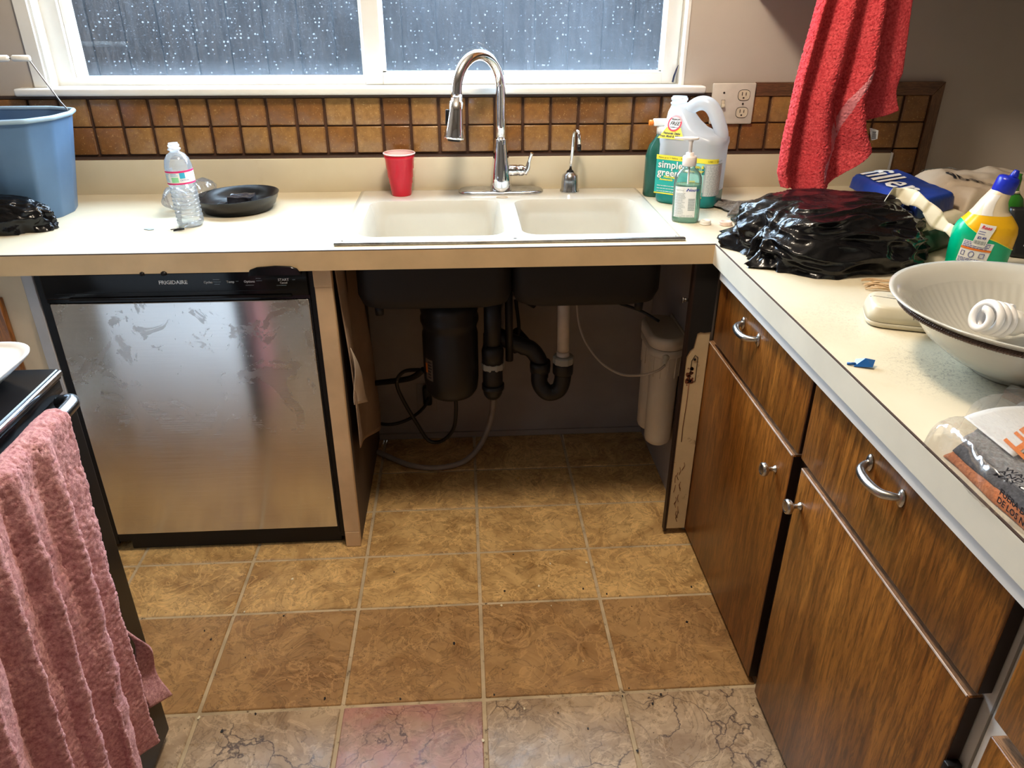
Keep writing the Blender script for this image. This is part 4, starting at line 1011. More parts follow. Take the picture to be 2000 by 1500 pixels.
# black bin bag
def foot(a): return 1+.08*math.sin(3*a+1)+.05*math.sin(5*a)
bag = crumple('garbage_bag', .945, -.705, .225, .190, .128, CT+.0005, 5.1, .17, 200, 90, foot, 'large crumpled black garbage bag on the counter in front of the red towel', 'garbage bag', spikes=((PI+.52, .07, .055), (PI+.30, .05, .02), (PI*.93, .10, .02)))
g = G(); P0 = [(.742, -.835, CT+.002), (.70, -.822, CT+.003), (.735, -.79, CT+.012), (.765, -.775, CT+.045), (.80, -.80, CT+.03), (.80, -.86, CT+.01)]
def flapf(u, v):
    a = Vector(P0[1]).lerp(Vector(P0[3]), u); b = Vector(P0[0]).lerp(Vector(P0[5]), u)
    p = a.lerp(b, v); return p+Vector((0, 0, .010*abs(nz(p, 45))))
obj('torn_flap', G().grid(flapf, 24, 18), M['binbag'], bag, norm=False, solid=.0008)
tp = [(1.045, -.735, 1.038), (1.085, -.70, 1.055), (1.118, -.74, 1.040), (1.142, -.79, 1.015), (1.160, -.83, .992), (1.178, -.87, .970)]
sp_ = spline(tp, 8)
def tlf(u, v):
    i = min(len(sp_)-1, int(u*(len(sp_)-1))); p = sp_[i]
    w_ = .034*math.sin(PI*min(1, u*.94+.03))**.6*(1+.25*math.sin(u*23))
    return p+Vector((.45, .05, .86))*(w_*(v-.45))+Vector((0, 0, .004*math.sin(u*17)))
tag(obj('torn_paper_strip', G().grid(tlf, 48, 6), M['cream_bag'], solid=.0008), 'torn strip of cream paper along the right edge of the black garbage bag', 'paper')

# toilet cleaner bottle
wx, wy = 1.215, -.862
tc_ = thing('cleaner_bottle', 'yellow and green cleaner bottle with blue cap and angled neck behind the white bowl', 'bottle', (wx, wy, CT))
wm = Matrix.Translation((wx, wy, CT+.0005)) @ Matrix.Rotation(math.radians(-14), 4, 'Z')
WSEC = [(0, .056, .036, 0), (.004, .060, .040, 0), (.055, .063, .041, 0), (.088, .064, .041, .001), (.104, .060, .039, .002), (.122, .046, .033, .002), (.136, .034, .028, .000), (.156, .0255, .0245, .002), (.176, .0205, .0205, .010), (.187, .0185, .0185, .015)]
def wsec(z, o=0):
    for (z0, a0, b0, c0), (z1, a1, b1, c1) in zip(WSEC, WSEC[1:]):
        if z <= z1:
            t = (z-z0)/(z1-z0); t = t*t*(3-2*t) if 0 else t
            return a0+(a1-a0)*t+o, b0+(b1-b0)*t+o, c0+(c1-c0)*t
    return WSEC[-1][1]+o, WSEC[-1][2]+o, WSEC[-1][3]
def wsurf(a, z, o=0):
    A_, B_, C_ = wsec(z, o); c, s = math.cos(a), math.sin(a); e = 2/2.4
    return wm @ Vector((C_+A_*math.copysign(abs(c)**e, c), B_*math.copysign(abs(s)**e, s), z))
def wband(fz0, fz1, o=0, n=64, mz=14):
    return G().grid(lambda u, v: wsurf(2*PI*u, fz0(2*PI*u)+(fz1(2*PI*u)-fz0(2*PI*u))*v, o), n, mz)
zs = lambda a: .084-.030*math.cos(a+.1)
cst = lambda k: (lambda a: k)
g = wband(zs, cst(.1285)); obj('yellow_label', g, M['wc_yellow'], tc_, norm=False)
g = wband(cst(.003), zs); g.add([wsurf(2*PI*k/64, .003) for k in range(64)], [tuple(range(64))[::-1]]); obj('green_label', g, M['wc_green'], tc_, norm=False)
obj('dividing_line', G().tube([wsurf(2*PI*k/64, zs(2*PI*k/64), .0003) for k in range(65)], .0009, 6, False), M['ink_yellow'], tc_)
obj('neck', wband(cst(.1285), cst(.187)), M['wc_cream'], tc_, norm=False)
nm = wm @ Matrix.Translation((.0150, 0, .186)) @ Matrix.Rotation(.20, 4, 'Y')
cp = obj('cap', G().lathe([(.0215, -.012), (.0225, -.010), (.0222, .014), (.0205, .020), (.015, .0225), (0, .0225)], M_=nm, n=40), M['blue_cap'], tc_)
obj('spout_tip', G().lathe([(.0095, .021), (.008, .028), (.0055, .036), (.0045, .0375)], M_=nm @ Matrix.Translation((.006, -.002, 0)), n=24), M['blue_cap'], cp)
def wl(x, y, o=.0008):
    A_, B_, C_ = wsec(y); return wsurf(-PI/2+x/(A_*1.02), y, o)
def tilted(x0, y0, ang, o):
    c, s = math.cos(ang), math.sin(ang)
    return lambda x, y: wl(x0+x*c-y*s, y0+x*s+y*c, o)
w1, w2 = tilted(-.022, .044, -.12, .0007), tilted(-.022, .044, -.12, .0013)
bl = obj('back_label', rect_on(w1, -.034, .026, -.02, .030, 14, 8), M['paper_w'], tc_)
obj('yellow_line', rect_on(w2, -.034, .026, .011, .0155, 14, 1), M['ink_orange'], bl)
g = lines_on(w2, -.031, .023, .028, 4, .0036, .0014, 4, .05); l2 = lines_on(w2, -.031, .023, -.0085, 4, .003, .0012, 7, .1); g.add(l2.v, l2.f); obj('small_print', g, M['ink_blue'], bl)
for k, q_ in enumerate((-.024, -.004, .016)):
    g = G(); pts = [w2(q_+.0055*math.cos(a)*(1 if k == 1 else 1), .0015+.0065*math.sin(a)) for a in [2*PI*i/(16 if k == 1 else 4)+(0 if k == 1 else PI/4) for i in range(17 if k == 1 else 5)]]
    g.tube(pts, .0006, 5, False); obj('pictogram', g, M['ink_blue'], bl)
w3, w4 = tilted(-.014, .086, -.16, .0016), tilted(-.014, .086, -.16, .0022)
ps = obj('price_sticker', rect_on(w3, -.014, .0125, -.022, .026, 8, 8), M['paper_w'], tc_)
obj('store_mark', text_geo('Ross', .0095, lambda x, y: w4(x-.010, y+.0165), shear=.3, bold=.0003), M['ink_red'], ps)
obj('price', text_geo('$2.49', .0075, lambda x, y: w4(x-.009, y-.005), bold=.0002), M['ink_blue'], ps)
g = G()
for k in range(11): rect_on(w4, -.012+k*.0021, -.0112+k*.0021+(.0005 if k % 3 else 0), -.017, -.009, 1, 1, g)
obj('bar_code', g, M['ink_grey'], ps); obj('small_print', lines_on(w4, -.011, .006, .011, 2, .005, .0012, 6), M['ink_blue'], ps)
w5 = tilted(-.012, .150, -.10, .0006)
obj('clear_sticker', rect_on(lambda x, y: wl(x, y, .0006), -.026, -.004, .129, .172, 6, 6), M['wc_white'], tc_)

# green bottle behind it
gx, gy = 1.375, -.70
gbt = thing('green_bottle', 'green plastic bottle with slim neck directly behind the yellow and green cleaner bottle', 'bottle', (gx, gy, CT))
obj('body', G().lathe([(.034, 0), (.036, .004), (.037, .08), (.035, .105), (.028, .122), (.018, .132), (.013, .136)], (gx, gy, CT), sx=1.0, sy=.8), M['green_b'], gbt)
obj('collar', G().lathe([(.0150, .134), (.0155, .138), (.0135, .140)], (gx, gy, CT)), M['cream_bag'], gbt)
obj('cap', G().lathe([(.0125, .139), (.0115, .168), (.0095, .174), (.0100, .178), (.0, .180)], (gx, gy, CT)), M['green_b'], gbt)
# black pouch with white lettering at the frame edge
pk = thing('black_pouch', 'black and red pouch with white lettering at the right edge behind the bowl', 'pouch', (1.43, -.80, CT))
obj('body', G().grid(lambda u, v: Vector((1.360+.17*u, -.775-.03*math.sin(PI*u)+.05*v, CT+.001+.105*v+.012*u*v)), 16, 12), P('pouch_black', (.012, .012, .012), .3, bump=.4, bs=30, dist=.004), pk, solid=.012)
obj('red_corner', G().grid(lambda u, v: Vector((1.42+.10*u, -.782-.02*math.sin(PI*u)+.05*(.62+.36*v), CT+.008+.105*(.62+.36*v)+.012*u)), 8, 6), M['ink_red'], pk, solid=.002)
obj('lettering', text_geo('Bungee', .022, lambda x, y: Vector((1.372+y*.3+x*.42, -.792+.03*(x/.1), CT+.030+x*.80+y*.15)), bold=.001), M['ink_white'], pk)

# tan twine bundle
g = G(); rn = random.Random(11)
for k in range(15):
    x0, y0 = .905+rn.random()*.03, -.935-rn.random()*.055
    pts = [(x0+t*.030+rn.uniform(-.004, .004), y0-t*.006+rn.uniform(-.008, .008), CT+.003+rn.random()*.009) for t in range(4)]
    g.tube(spline(pts, 4), .0016, 6)
tag(obj('twine_bundle', g, M['twine']), 'small tangled bundle of tan twine between the black garbage bag and the bowl', 'twine')

# cream plastic alarm-like device
dx, dy = .893, -1.148
dv = thing('plastic_device', 'small rounded cream plastic device lying half under the rim of the white bowl', 'device', (dx, dy, CT))
dm = Matrix.Translation((dx, dy, CT)) @ Matrix.Rotation(math.radians(-20), 4, 'Z')
def dl(secs): return G().loft([[dm @ Vector((p.x, p.y, z)) for p in selp(a, b, 0, 56, 4.6)] for z, a, b in secs])
obj('base', dl(((.001, .062, .047), (.004, .066, .051), (.012, .067, .052))), M['device'], dv)
obj('seam', dl(((.0115, .0655, .0505), (.0135, .0655, .0505))), M['slot'], dv)
obj('cover', dl(((.013, .067, .052), (.026, .0655, .0505), (.037, .062, .047), (.0410, .058, .044), (.0420, .051, .038))), M['device'], dv)
obj('battery_door_line', G().tube([dm @ Vector(p) for p in ((-.060, .012, .0395), (-.053, .011, .0416), (-.02, .004, .0422), (.02, -.004, .0422), (.055, -.012, .0412))], .0008, 6).tube([dm @ Vector(p) for p in ((.015, -.003, .0422), (.012, -.025, .0422), (.010, -.042, .0418), (.009, -.0475, .037), (.009, -.0512, .024))], .0006, 6), M['slot'], dv)
obj('vent', G().lathe([(.010, .0418), (.009, .0432), (.006, .0424)], (dx+.022, dy+.012, CT), caps=(False, False)), M['slot'], dv)
obj('small_print', lines_on(lambda x, y: dm @ Vector((x, y, .0424)), -.03, .0, .022, 2, .006, .0016, 5), M['ink_grey'], dv)

# white bowl with two spiral lamps in it
ox, oy = .968, -1.368
bw = thing('white_bowl', 'wide white glass bowl with a brown rope line under its rim', 'bowl', (ox, oy, CT))
def flute(r, z, k): return r
prof = [(.068, .001), (.070, .004), (.076, .010), (.110, .026), (.148, .055), (.172, .083), (.188, .102), (.205, .114), (.214, .1185)]
inn = [(.214, .1205), (.207, .1195), (.190, .1085), (.176, .0945)]
g = G().lathe(prof+inn, (ox, oy, CT), 96, caps=(True, False))
rings = []
for r, z in ((.176, .0945), (.165, .082), (.150, .066), (.130, .048), (.108, .034), (.080, .020), (.05, .013), (.0, .011)):
    rings.append([Vector((ox+(r+(.0005*math.cos(72*2*PI*j/432) if .09 < r < .17 else 0))*math.cos(2*PI*j/432), oy+(r+(.0005*math.cos(72*2*PI*j/432) if .09 < r < .17 else 0))*math.sin(2*PI*j/432), CT+z)) for j in range(432)])
obj('shell', g, M['bowl'], bw); obj('fluted_inside', G().loft(rings, (False, False)), M['bowl'], bw, norm=False, flip=True)
g = G()
for s in (0, 1):
    pts = []
    for k in range(1441):
        a = 2*PI*k/1440; t = 150*a+s*PI; rr_ = .1965+.0013*math.cos(t); pts.append(Vector((ox+rr_*math.cos(a), oy+rr_*math.sin(a), CT+.1045+.0024*math.sin(t))))
    g.tube(pts, .0030, 5, False)
obj('rope_trim', g, M['rope'], bw, label='brown twisted rope line under the rim')
def spiral_bulb(x, y, z, rot, tilt, label):
    b = thing('spiral_bulb', label, 'light bulb', (x, y, z), 'spiral bulbs in the white bowl')
    mm = Matrix.Translation((x, y, z)) @ Matrix.Rotation(rot, 4, 'Z') @ Matrix.Rotation(tilt, 4, 'Y')
    pts = []
    for k in range(0, 241):
        t = k/240; a = t*2*PI*4; r = .0235*(1 if t < .86 else 1-(t-.86)*3.6)
        pts.append(mm @ Vector((r*math.cos(a), r*math.sin(a), .012+t*.056)))
    obj('glass_coil', G().tube(pts, .0062, 12), M['bulb'], b)
    obj('base', G().lathe([(.012, -.030), (.0135, -.028), (.0215, -.010), (.0225, .004), (.020, .009)], M_=mm), M['cap'], b)
    obj('screw_thread', G().lathe([(.009, -.056), (.0125, -.052)]+[(.0125+.0012*(k % 2), -.050+k*.0022) for k in range(10)], M_=mm), M['nickel'], b)
spiral_bulb(.985, -1.305, .975, .15, -1.30, 'larger spiral light bulb lying coil first in the white bowl')
spiral_bulb(.995, -1.405, .958, 1.0, 1.35, 'spiral light bulb lying nearest the front inside the white bowl')

# blue wrapper scrap
g = G().add([(.712, -1.335, CT+.001), (.738, -1.346, CT+.004), (.748, -1.332, CT+.010), (.722, -1.318, CT+.006), (.731, -1.332, CT+.014)], [(0, 1, 4), (1, 2, 4), (2, 3, 4), (3, 0, 4)]).tube([(.705, -1.325, CT+.002), (.716, -1.331, CT+.004)], .002, 6)
tag(obj('foil_wrapper', g, M['scrap'], solid=.001), 'tiny crinkled blue wrapper scrap near the counter edge', 'wrapper')
# cutting board
cb2 = thing('cutting_board', 'corner of a brown wooden board lying between the bowl and the bagged cloths', 'board', (1.1, -1.52, CT))
obj('board', G().loft([[Vector((p.x, p.y, z)) for p in pts] for z, pts in ((CT+.0005, [Vector((.890, -1.452)), Vector((.905, -1.505)), Vector((1.35, -1.60)), Vector((1.34, -1.455))]), (CT+.014, [Vector((.890, -1.452)), Vector((.905, -1.505)), Vector((1.35, -1.60)), Vector((1.34, -1.455))]))], smooth=False), M['board'], cb2)

# bagged knitted cloths
pc = thing('cloth_pack', 'clear bag of folded grey and orange knitted cloths lying near the counter edge', 'cloth pack', (.88, -1.72, CT))
OO = Vector((.700, -1.606, 0)); E1 = Vector((.83, .52, 0)); E2 = Vector((.02, -1, 0))
def pk_(a, b, z): return Vector((OO.x+E1.x*a+E2.x*b, OO.y+E1.y*a+E2.y*b, z))
def cloth(u, v, a0, b0, z, h, sd):
    t = min(1, min(u, 1-u)*11, min(v, 1-v)*9)
    return pk_(a0+(.205-a0)*u+.004*nz((v*5, sd, 0)), b0+(.36-b0)*v+.004*nz((u*5, sd, 4)), z+h*math.sqrt(max(0, 1-(1-t)**2))+.0022*nz((u*8, v*8, sd))+.0007*math.sin((u*.30+.04*v)*900))
for mt, a0, b0, z, h, sd, lb_ in (('glove_orange', .004, .006, CT+.001, .011, 1, 'orange cloth at the bottom of the pack'), ('glove_dark', .014, .014, CT+.011, .012, 2, 'charcoal cloth in the middle of the pack'), ('glove', .030, .014, CT+.022, .013, 3, 'light grey cloth on top of the pack')):
    obj('folded_cloth', G().grid(lambda u, v, a0=a0, b0=b0, z=z, h=h, sd=sd: cloth(u, v, a0, b0, z, h, sd), 140, 110), M[mt], pc, norm=False, solid=.0015, label=lb_)
def cardf(x, y, o=0): return pk_(.052+x, .115-y, CT+.0395+o+.0012*math.sin(x*30))
def cardg(u, v): return cardf(  .17*u, .100*v-.045*(u**2)+.020*(1-u))
cd = obj('header_card', G().grid(cardg, 24, 10), M['paper_w'], pc, solid=.0006)
obj('orange_lettering', text_geo('HDX', .075, lambda x, y: cardf(.004+x*.80, .002+y*.90, .0012), bold=.0018, shear=.15), M['ink_orange'], cd)
obj('dark_lettering', text_geo('microfibre', .022, lambda x, y: cardf(.060+x, -.014+y, .0012), bold=.0006, shear=.15), M['ink'], cd)
def fl(u, v):
    t = min(1, min(u, 1-u)*14, min(v, 1-v)*11)
    p = pk_(-.012+.232*u, -.030+.42*v, 0); w_ = u*.232; b_ = v*.42
    return Vector((p.x+.006*math.sin(v*16)*(1-u), p.y+.008*math.sin(u*13), CT+.0015+.043*math.sqrt(max(0, 1-(1-t)**2))+.004*abs(nz((w_*40, b_*40, 3)))+.002*nz((w_*120, b_*120, 8))))
obj('clear_bag', G().grid(fl, 110, 110), M['clear_bag'], pc, norm=False)
TD = Vector((.42, -.907, 0)); TU = Vector((.907, .42, 0)); T0 = Vector((.704, -1.712, CT+.0480))
def wtx(x, y): return T0+TD*x+TU*y
obj('warning_print', text_geo('WARNING: TO AVOID DANGER\nAND CHILDREN. DO NOT\nMAY CLING TO NOSE', .0125, wtx, bold=.0003, lsp=.9), M['ink'], pc)
obj('warning_print', text_geo('FUERA DEL ALCANCE\nDE LOS NI\u00d1OS', .0110, lambda x, y: Vector((.689, -1.735-x, CT+.030+y)), bold=.0003), M['ink'], pc)

# ------------------------------------------------------------------ base cabinets on the right
def panel(g, y0, y1, z0, z1): return g.box(.7195, .7405, y0, y1, z0, z1, .0022, 2)
def pull(y, z, parent, L_=.098):
    pts = spline([(.7185, y+L_/2, z), (.706, y+L_/2-.006, z-.001), (.694, y+L_/2-.020, z-.003), (.690, y, z-.004), (.694, y-L_/2+.020, z-.003), (.706, y-L_/2+.006, z-.001), (.7185, y-L_/2, z)], 7)
    n = len(pts); g = G().tube(pts, [.0052+.0026*math.sin(PI*i/(n-1)) for i in range(n)], 14)
    for s in (-1, 1): g.lathe([(.0092, 0), (.0088, .002), (.006, .004), (.003, .005)], M_=Matrix.Translation((.7195, y+s*L_/2, z-.001)) @ Matrix.Rotation(-PI/2, 4, 'Y') @ Matrix.Diagonal((1.7, 1.15, 1.2, 1)), n=24)
    return obj('handle', g, M['nickel'], parent)
def worn(g, y0, y1, z): return g.box(.7185, .7200, y0+.003, y1-.003, z-.0022, z+.0006)  # thin pale strip along the top front edge of a panel
def knob(y, z, parent):
    return obj('knob', G().lathe([(.0085, 0), (.0080, .002), (.0050, .006), (.0045, .013), (.009, .017), (.0145, .021), (.0155, .026), (.0145, .0305), (.0108, .0325), (.0102, .0315), (.0085, .0315), (0, .0335)], M_=Matrix.Translation((.7195, y, z)) @ Matrix.Rotation(-PI/2, 4, 'Y'), n=32), M['nickel'], parent)
def cabinet(label, ya, yb, units, loc):
    c = thing('base_cabinet', label, 'cabinet', loc, 'base cabinets of the right run')
    g = G(); g.box(.7415, 1.30, yb, ya, .035, .8635)
    obj('body', g, M['frame_white'], c)
    return c
c1 = cabinet('two-door oak base cabinet with two drawers next to the open sink space', -.605, -1.785, 2, (1.0, -1.2, 0))
obj('toe_kick', G().box(.79, 1.30, -1.785, -.605, .001, .035), M['oak_dark_and_shade'], c1)
for (y1, y0, hy, hz) in ((-.640, -1.198, -.875, .782), (-1.212, -1.776, -1.482, .790)):
    dr = obj('drawer', panel(G(), y0, y1, .655, .826), M['oak'], c1)
    obj('top_edge', G().box(.7215, .7398, y0+.002, y1-.002, .8255, .8268), M['oak_edge'], dr)
    obj('end_edge', G().box(.7215, .7398, y0-.0012, y0-.0002, .657, .824), M['oak_dark_and_shade'], dr)
    obj('pale_edge_line', worn(G(), y0, y1, .826), M['worn'], dr)
    pull(hy, hz, dr)
for (y1, y0, ky) in ((-.606, -1.180, -1.118), (-1.222, -1.768, -1.250)):
    do = obj('door', panel(G(), y0, y1, .018, .640), M['oak'], c1)
    obj('top_edge', G().box(.7215, .7398, y0+.002, y1-.002, .6395, .6408), M['oak_edge'], do)
    obj('end_edge', G().box(.7215, .7398, y0-.0012, y0-.0002, .02, .638), M['oak_dark_and_shade'], do)
    obj('pale_edge_line', worn(G(), y0, y1, .640), M['worn'], do)
    knob(ky, .568, do)
obj('hinge', G().box(.716, .738, -1.782, -1.7705, .44, .52, .002), M['black'], c1)
obj('gap_shadow_strip', G().box(.7402, .7416, -1.222, -1.182, .02, .86), M['oak_dark_and_shade'], c1)  # dark strip standing in for the shade between the doors
c2 = cabinet('second oak base cabinet at the lower right corner, nearer the camera', -1.79, -2.6, 1, (1.0, -2.2, 0))
dr = obj('drawer', panel(G(), -2.38, -1.812, .655, .826), M['oak'], c2); pull(-2.08, .79, dr)
obj('top_edge', G().box(.7215, .7398, -2.378, -1.814, .8255, .8268), M['oak_edge'], dr)
do = obj('door', panel(G(), -2.36, -1.818, .018, .630), M['oak'], c2); knob(-2.30, .568, do)
obj('top_edge', G().box(.7215, .7398, -2.358, -1.820, .6295, .6308), M['oak_edge'], do)

# ------------------------------------------------------------------ open sink bay: posts, side boards, wall
sb = thing('sink_cabinet_frame', 'stripped sink cabinet frame: two worn upright posts either side of the open bay', 'cabinet frame', (.2, -.6, 0))
lp = obj('left_post', G().box(-.302, -.258, -.618, -.598, .055, .858, .0015, 1), M['post'], sb, label='bare pine post beside the dishwasher')
obj('left_foot_block', G().box(-.3015, -.2585, -.6185, -.598, .001, .0545, .0015, 1), M['post'], sb)
obj('top_block', G().box(-.3025, -.2575, -.6195, -.597, .815, .862, .0015, 1), M['post'], sb)
obj('side_board', G().box(-.270, -.259, -.5975, -.003, .001, .862), M['side_panel'], sb)
obj('right_post', G().box(.660, .718, -.618, -.598, .022, .862, .0015, 1), M['post_paint'], sb, label='rust-stained cream post on the right')
g = G(); z0 = .672
pts = [(.6592, z0-.075), (.662, z0-.070), (.668, z0-.055), (.676, z0-.048), (.682, z0-.006), (.690, z0-.002), (.700, z0-.004), (.7188, z0-.002), (.7188, .8625), (.6592, .8625)]
g.prism([(x, -.6195, z) for x, z in pts], (0, .001, 0)); obj('black_patch', g, M['black_paint'], sb, label='black patch at the top of the right post')
obj('post_edge', G().box(.6535, .6597, -.620, -.598, .015, .862), M['oak_dark_and_shade'], sb)
obj('bolt', G().tube([(.640, -.600, .755), (.652, -.600, .755)], .005).tube([(.636, -.600, .755), (.641, -.600, .755)], .008), M['wire'], sb)
g = G(); pts = [(.676, .585), (.684, .603), (.692, .596), (.692, .525), (.676, .520)]
g.tube([Vector((x, -.6185, z)) for x, z in pts+pts[:1]], .0009, 6, False).lathe([(.0035, 0), (.0035, .002)], M_=Matrix.Translation((.684, -.618, .590)) @ Matrix.Rotation(PI/2, 4, 'X'))
obj('hinge_scar', g, M['black_paint'], sb)
M['rust'] = P('rust_stain', (.16, .045, .015), .8, var=.4, vs=60)
g = G(); rn = random.Random(5)
for k in range(16):
    x_, z_ = .668+rn.random()*.016, .50+rn.random()*.065; r_ = .002+rn.random()*.005
    g.prism([(x_+r_*math.cos(a)*(.7+.5*rn.random()), -.6186, z_+r_*math.sin(a)*(.7+.6*rn.random())) for a in [2*PI*i/8 for i in range(8)]], (0, .0003, 0))
g.tube([(.676, -.6182, .52), (.6765, -.6182, .46), (.674, -.6182, .38), (.675, -.6182, .33)], .0011, 5)
for k in range(14):
    x_, z_ = .670+rn.random()*.022, .06+rn.random()*.20
    g.tube([(x_, -.6182, z_), (x_+rn.uniform(-.004, .004), -.6182, z_-.012), (x_+rn.uniform(-.005, .005), -.6182, z_-.026)], .0008, 5)
obj('rust_marks', g, M['rust'], sb)
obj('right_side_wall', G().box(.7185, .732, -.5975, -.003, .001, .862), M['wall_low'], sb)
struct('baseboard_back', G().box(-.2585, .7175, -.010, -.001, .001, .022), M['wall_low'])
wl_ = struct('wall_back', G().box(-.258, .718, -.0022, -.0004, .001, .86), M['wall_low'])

# brown paper sheet hanging over the left side board
ps_ = thing('backing_sheet', 'torn sheet of brown backing paper hanging inside the left side of the open bay', 'paper sheet', (-.25, -.35, .45))
def shf(u, v):
    top, bot = .86, .33-.23*u
    y = -.596+.53*u*(.55+.45*v if v < .9 else .955)
    z = top+(bot-top)*v; return Vector((-.252+.012*math.sin(u*7+v*2)*(1-abs(2*v-1)*.3)+.010*v, y, z))
obj('sheet', G().grid(shf, 40, 50), M['sheet'], ps_, norm=False, solid=.0015)
g = G().grid(lambda u, v: Vector((-.232+.006*math.sin(v*5)+.012*u*v, -.600+.175*u*v, .64-.17*v-.085*u*v)), 12, 16)
obj('torn_corner', g, M['sheet_pale'], ps_, norm=False, solid=.001, label='pale turned-out corner')

# ------------------------------------------------------------------ plumbing under the sink
gd = thing('garbage_disposal', 'black garbage disposal unit hanging under the left bowl', 'garbage disposal', (.022, -.32, .36))
gx_, gy_ = .022, -.32
obj('body', G().lathe([(.040, .716), (.045, .69), (.070, .670), (.083, .655), (.087, .640), (.083, .625), (.087, .612), (.087, .600), (.082, .588), (.080, .575), (.084, .560), (.084, .41), (.080, .375), (.070, .358), (.0, .352)], (gx_, gy_, 0)), M['abs'], gd)
dc = lambda x, y, o=.001: Vector((gx_+(.084+o)*math.cos(-2.45+x/.084), gy_+(.084+o)*math.sin(-2.45+x/.084), y))
pl_ = obj('rating_label', rect_on(lambda x, y: dc(x, y), -.016, .016, .425, .495, 8, 2), P('dull_label', (.16, .13, .11), .5), gd)
obj('orange_mark', rect_on(lambda x, y: dc(x, y, .0016), -.015, -.006, .448, .48, 3, 1), M['ink_orange'], pl_)
obj('label_print', lines_on(lambda x, y: dc(x, y, .0016), -.003, .014, .488, 6, .010, .005, 3), M['ink'], pl_)
dp = thing('drain_trap', 'black plastic drain pipes and traps under the sink bowls', 'drain pipes', (.25, -.30, .33))
obj('left_tailpiece', G().tube([(.150, -.33, .72), (.150, -.33, .45)], .026, 20).lathe([(.033, .455), (.034, .50), (.028, .52)], (.150, -.33, 0)), M['abs'], dp)
obj('slip_nut', G().lathe([(.035, .440), (.036, .443), (.036, .458), (.033, .462)], (.150, -.33, 0), 10, smooth=False), M['nut'], dp)
obj('left_trap', G().tube(spline([(.150, -.335, .445), (.150, -.336, .40), (.150, -.325, .360), (.150, -.285, .345), (.150, -.245, .375), (.152, -.22, .43), (.155, -.20, .50)], 6), .030, 22).lathe([(.0345, .372), (.035, .376), (.0345, .388)], (.150, -.336, 0)), M['abs'], dp)
obj('cross_pipe', G().tube(spline([(.150, -.27, .530), (.20, -.27, .505), (.245, -.27, .485), (.275, -.27, .470), (.300, -.275, .43), (.302, -.285, .38)], 6), .0265, 20).lathe([(.032, .40), (.033, .42), (.032, .435)], (.302, -.28, 0)), M['abs'], dp)
obj('right_trap', G().tube(spline([(.300, -.285, .41), (.300, -.29, .365), (.318, -.30, .338), (.340, -.30, .332), (.362, -.30, .345), (.372, -.30, .38), (.372, -.30, .43)], 6), .0265, 20).lathe([(.031, .400), (.0325, .404), (.0325, .432), (.0315, .437)], (.372, -.30, 0), 12), M['abs'], dp)
obj('slip_nut', G().lathe([(.0315, .437), (.0335, .440), (.0335, .458), (.030, .462), (.020, .463)], (.372, -.30, 0), 10, smooth=False), M['nut'], dp)
obj('white_tailpiece', G().tube([(.366, -.30, .72), (.368, -.30, .60), (.371, -.30, .455)], .0185, 22).tube([(.3705, -.30, .478), (.3712, -.30, .455)], .0202, 22), M['pvc'], dp, label='stained white tailpiece')
obj('valve_body', G().tube([(.240, -.12, .60), (.300, -.12, .565)], .016).tube([(.235, -.10, .46), (.275, -.16, .43)], .020).lathe([(.018, 0), (.03, .01), (.026, .03), (.012, .035)], (.262, -.14, .40)), M['iron'], dp)
obj('supply_lines', G().tube(spline([(.225, -.10, .72), (.235, -.12, .58), (.245, -.13, .48), (.235, -.13, .40), (.215, -.12, .43), (.19, -.10, .47)], 6), .006).tube([(.20, -.30, .72), (.203, -.3, .45)], .012), M['wire_dark'], dp)
dh = tag(obj('dishwasher_hose', G().tube(spline([(.250, -.22, .632), (.215, -.22, .628), (.190, -.22, .60), (.178, -.22, .52), (.168, -.20, .40), (.160, -.17, .28), (.150, -.14, .16), (.115, -.15, .06), (.05, -.20, .016), (-.05, -.225, .0105), (-.14, -.20, .0105), (-.22, -.14, .0105), (-.256, -.11, .0105)], 8), .0095, 14), M['hose']), 'grey corrugated drain hose looping from the sink down across the floor tiles', 'hose')
co_ = tag(obj('power_cord', G().tube(spline([(-.075, -.012, .215), (-.070, -.035, .185), (-.09, -.06, .155), (-.14, -.10, .135), (-.20, -.12, .128), (-.255, -.11, .13)], 8), .0058, 10).tube(spline([(.030, -.31, .352), (.032, -.30, .28), (.02, -.27, .19), (-.02, -.24, .128), (-.065, -.23, .125), (-.10, -.23, .19), (-.145, -.24, .30), (-.155, -.25, .36), (-.13, -.26, .40), (-.085, -.28, .415), (-.064, -.30, .42)], 8), .0062, 10).tube(spline([(-.064, -.31, .43), (-.10, -.28, .39), (-.15, -.23, .355), (-.255, -.16, .31)], 8), .0095, 10), M['wire_dark']), 'black power cords looping beside the garbage disposal', 'cord')
uo = thing('wall_outlet', 'wall outlet with a black plug in the wall behind the disposal cords', 'outlet', (-.075, -.004, .17))
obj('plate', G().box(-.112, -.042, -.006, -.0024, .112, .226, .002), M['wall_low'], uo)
obj('plug', G().box(-.090, -.058, -.038, -.006, .150, .225, .008), M['wire_dark'], uo)
wf = thing('water_filter', 'cream twin-canister water filter fixed to the right side of the open bay', 'water filter', (.665, -.33, .17))
fxx = .668
for yy, zb, rad in ((-.395, .195, .043), (-.290, .190, .043)):
    c = obj('canister', G().lathe([(.0, 0), (.028, .002), (rad-.006, .010), (rad-.002, .022), (rad, .20), (rad+.003, .30), (rad+.004, .345)], (fxx, yy, zb)), M['filter'], wf)
    g = G()
    for k in range(12):
        a = 2*PI*k/12; pass
        gg = G().box(rad-.003, rad+.0045, -.0016, .0016, .245, .315).xf(Matrix.Translation((fxx, yy, zb)) @ Matrix.Rotation(a, 4, 'Z')); g.add(gg.v, gg.f)
    obj('grip_ribs', g, M['filter'], c)
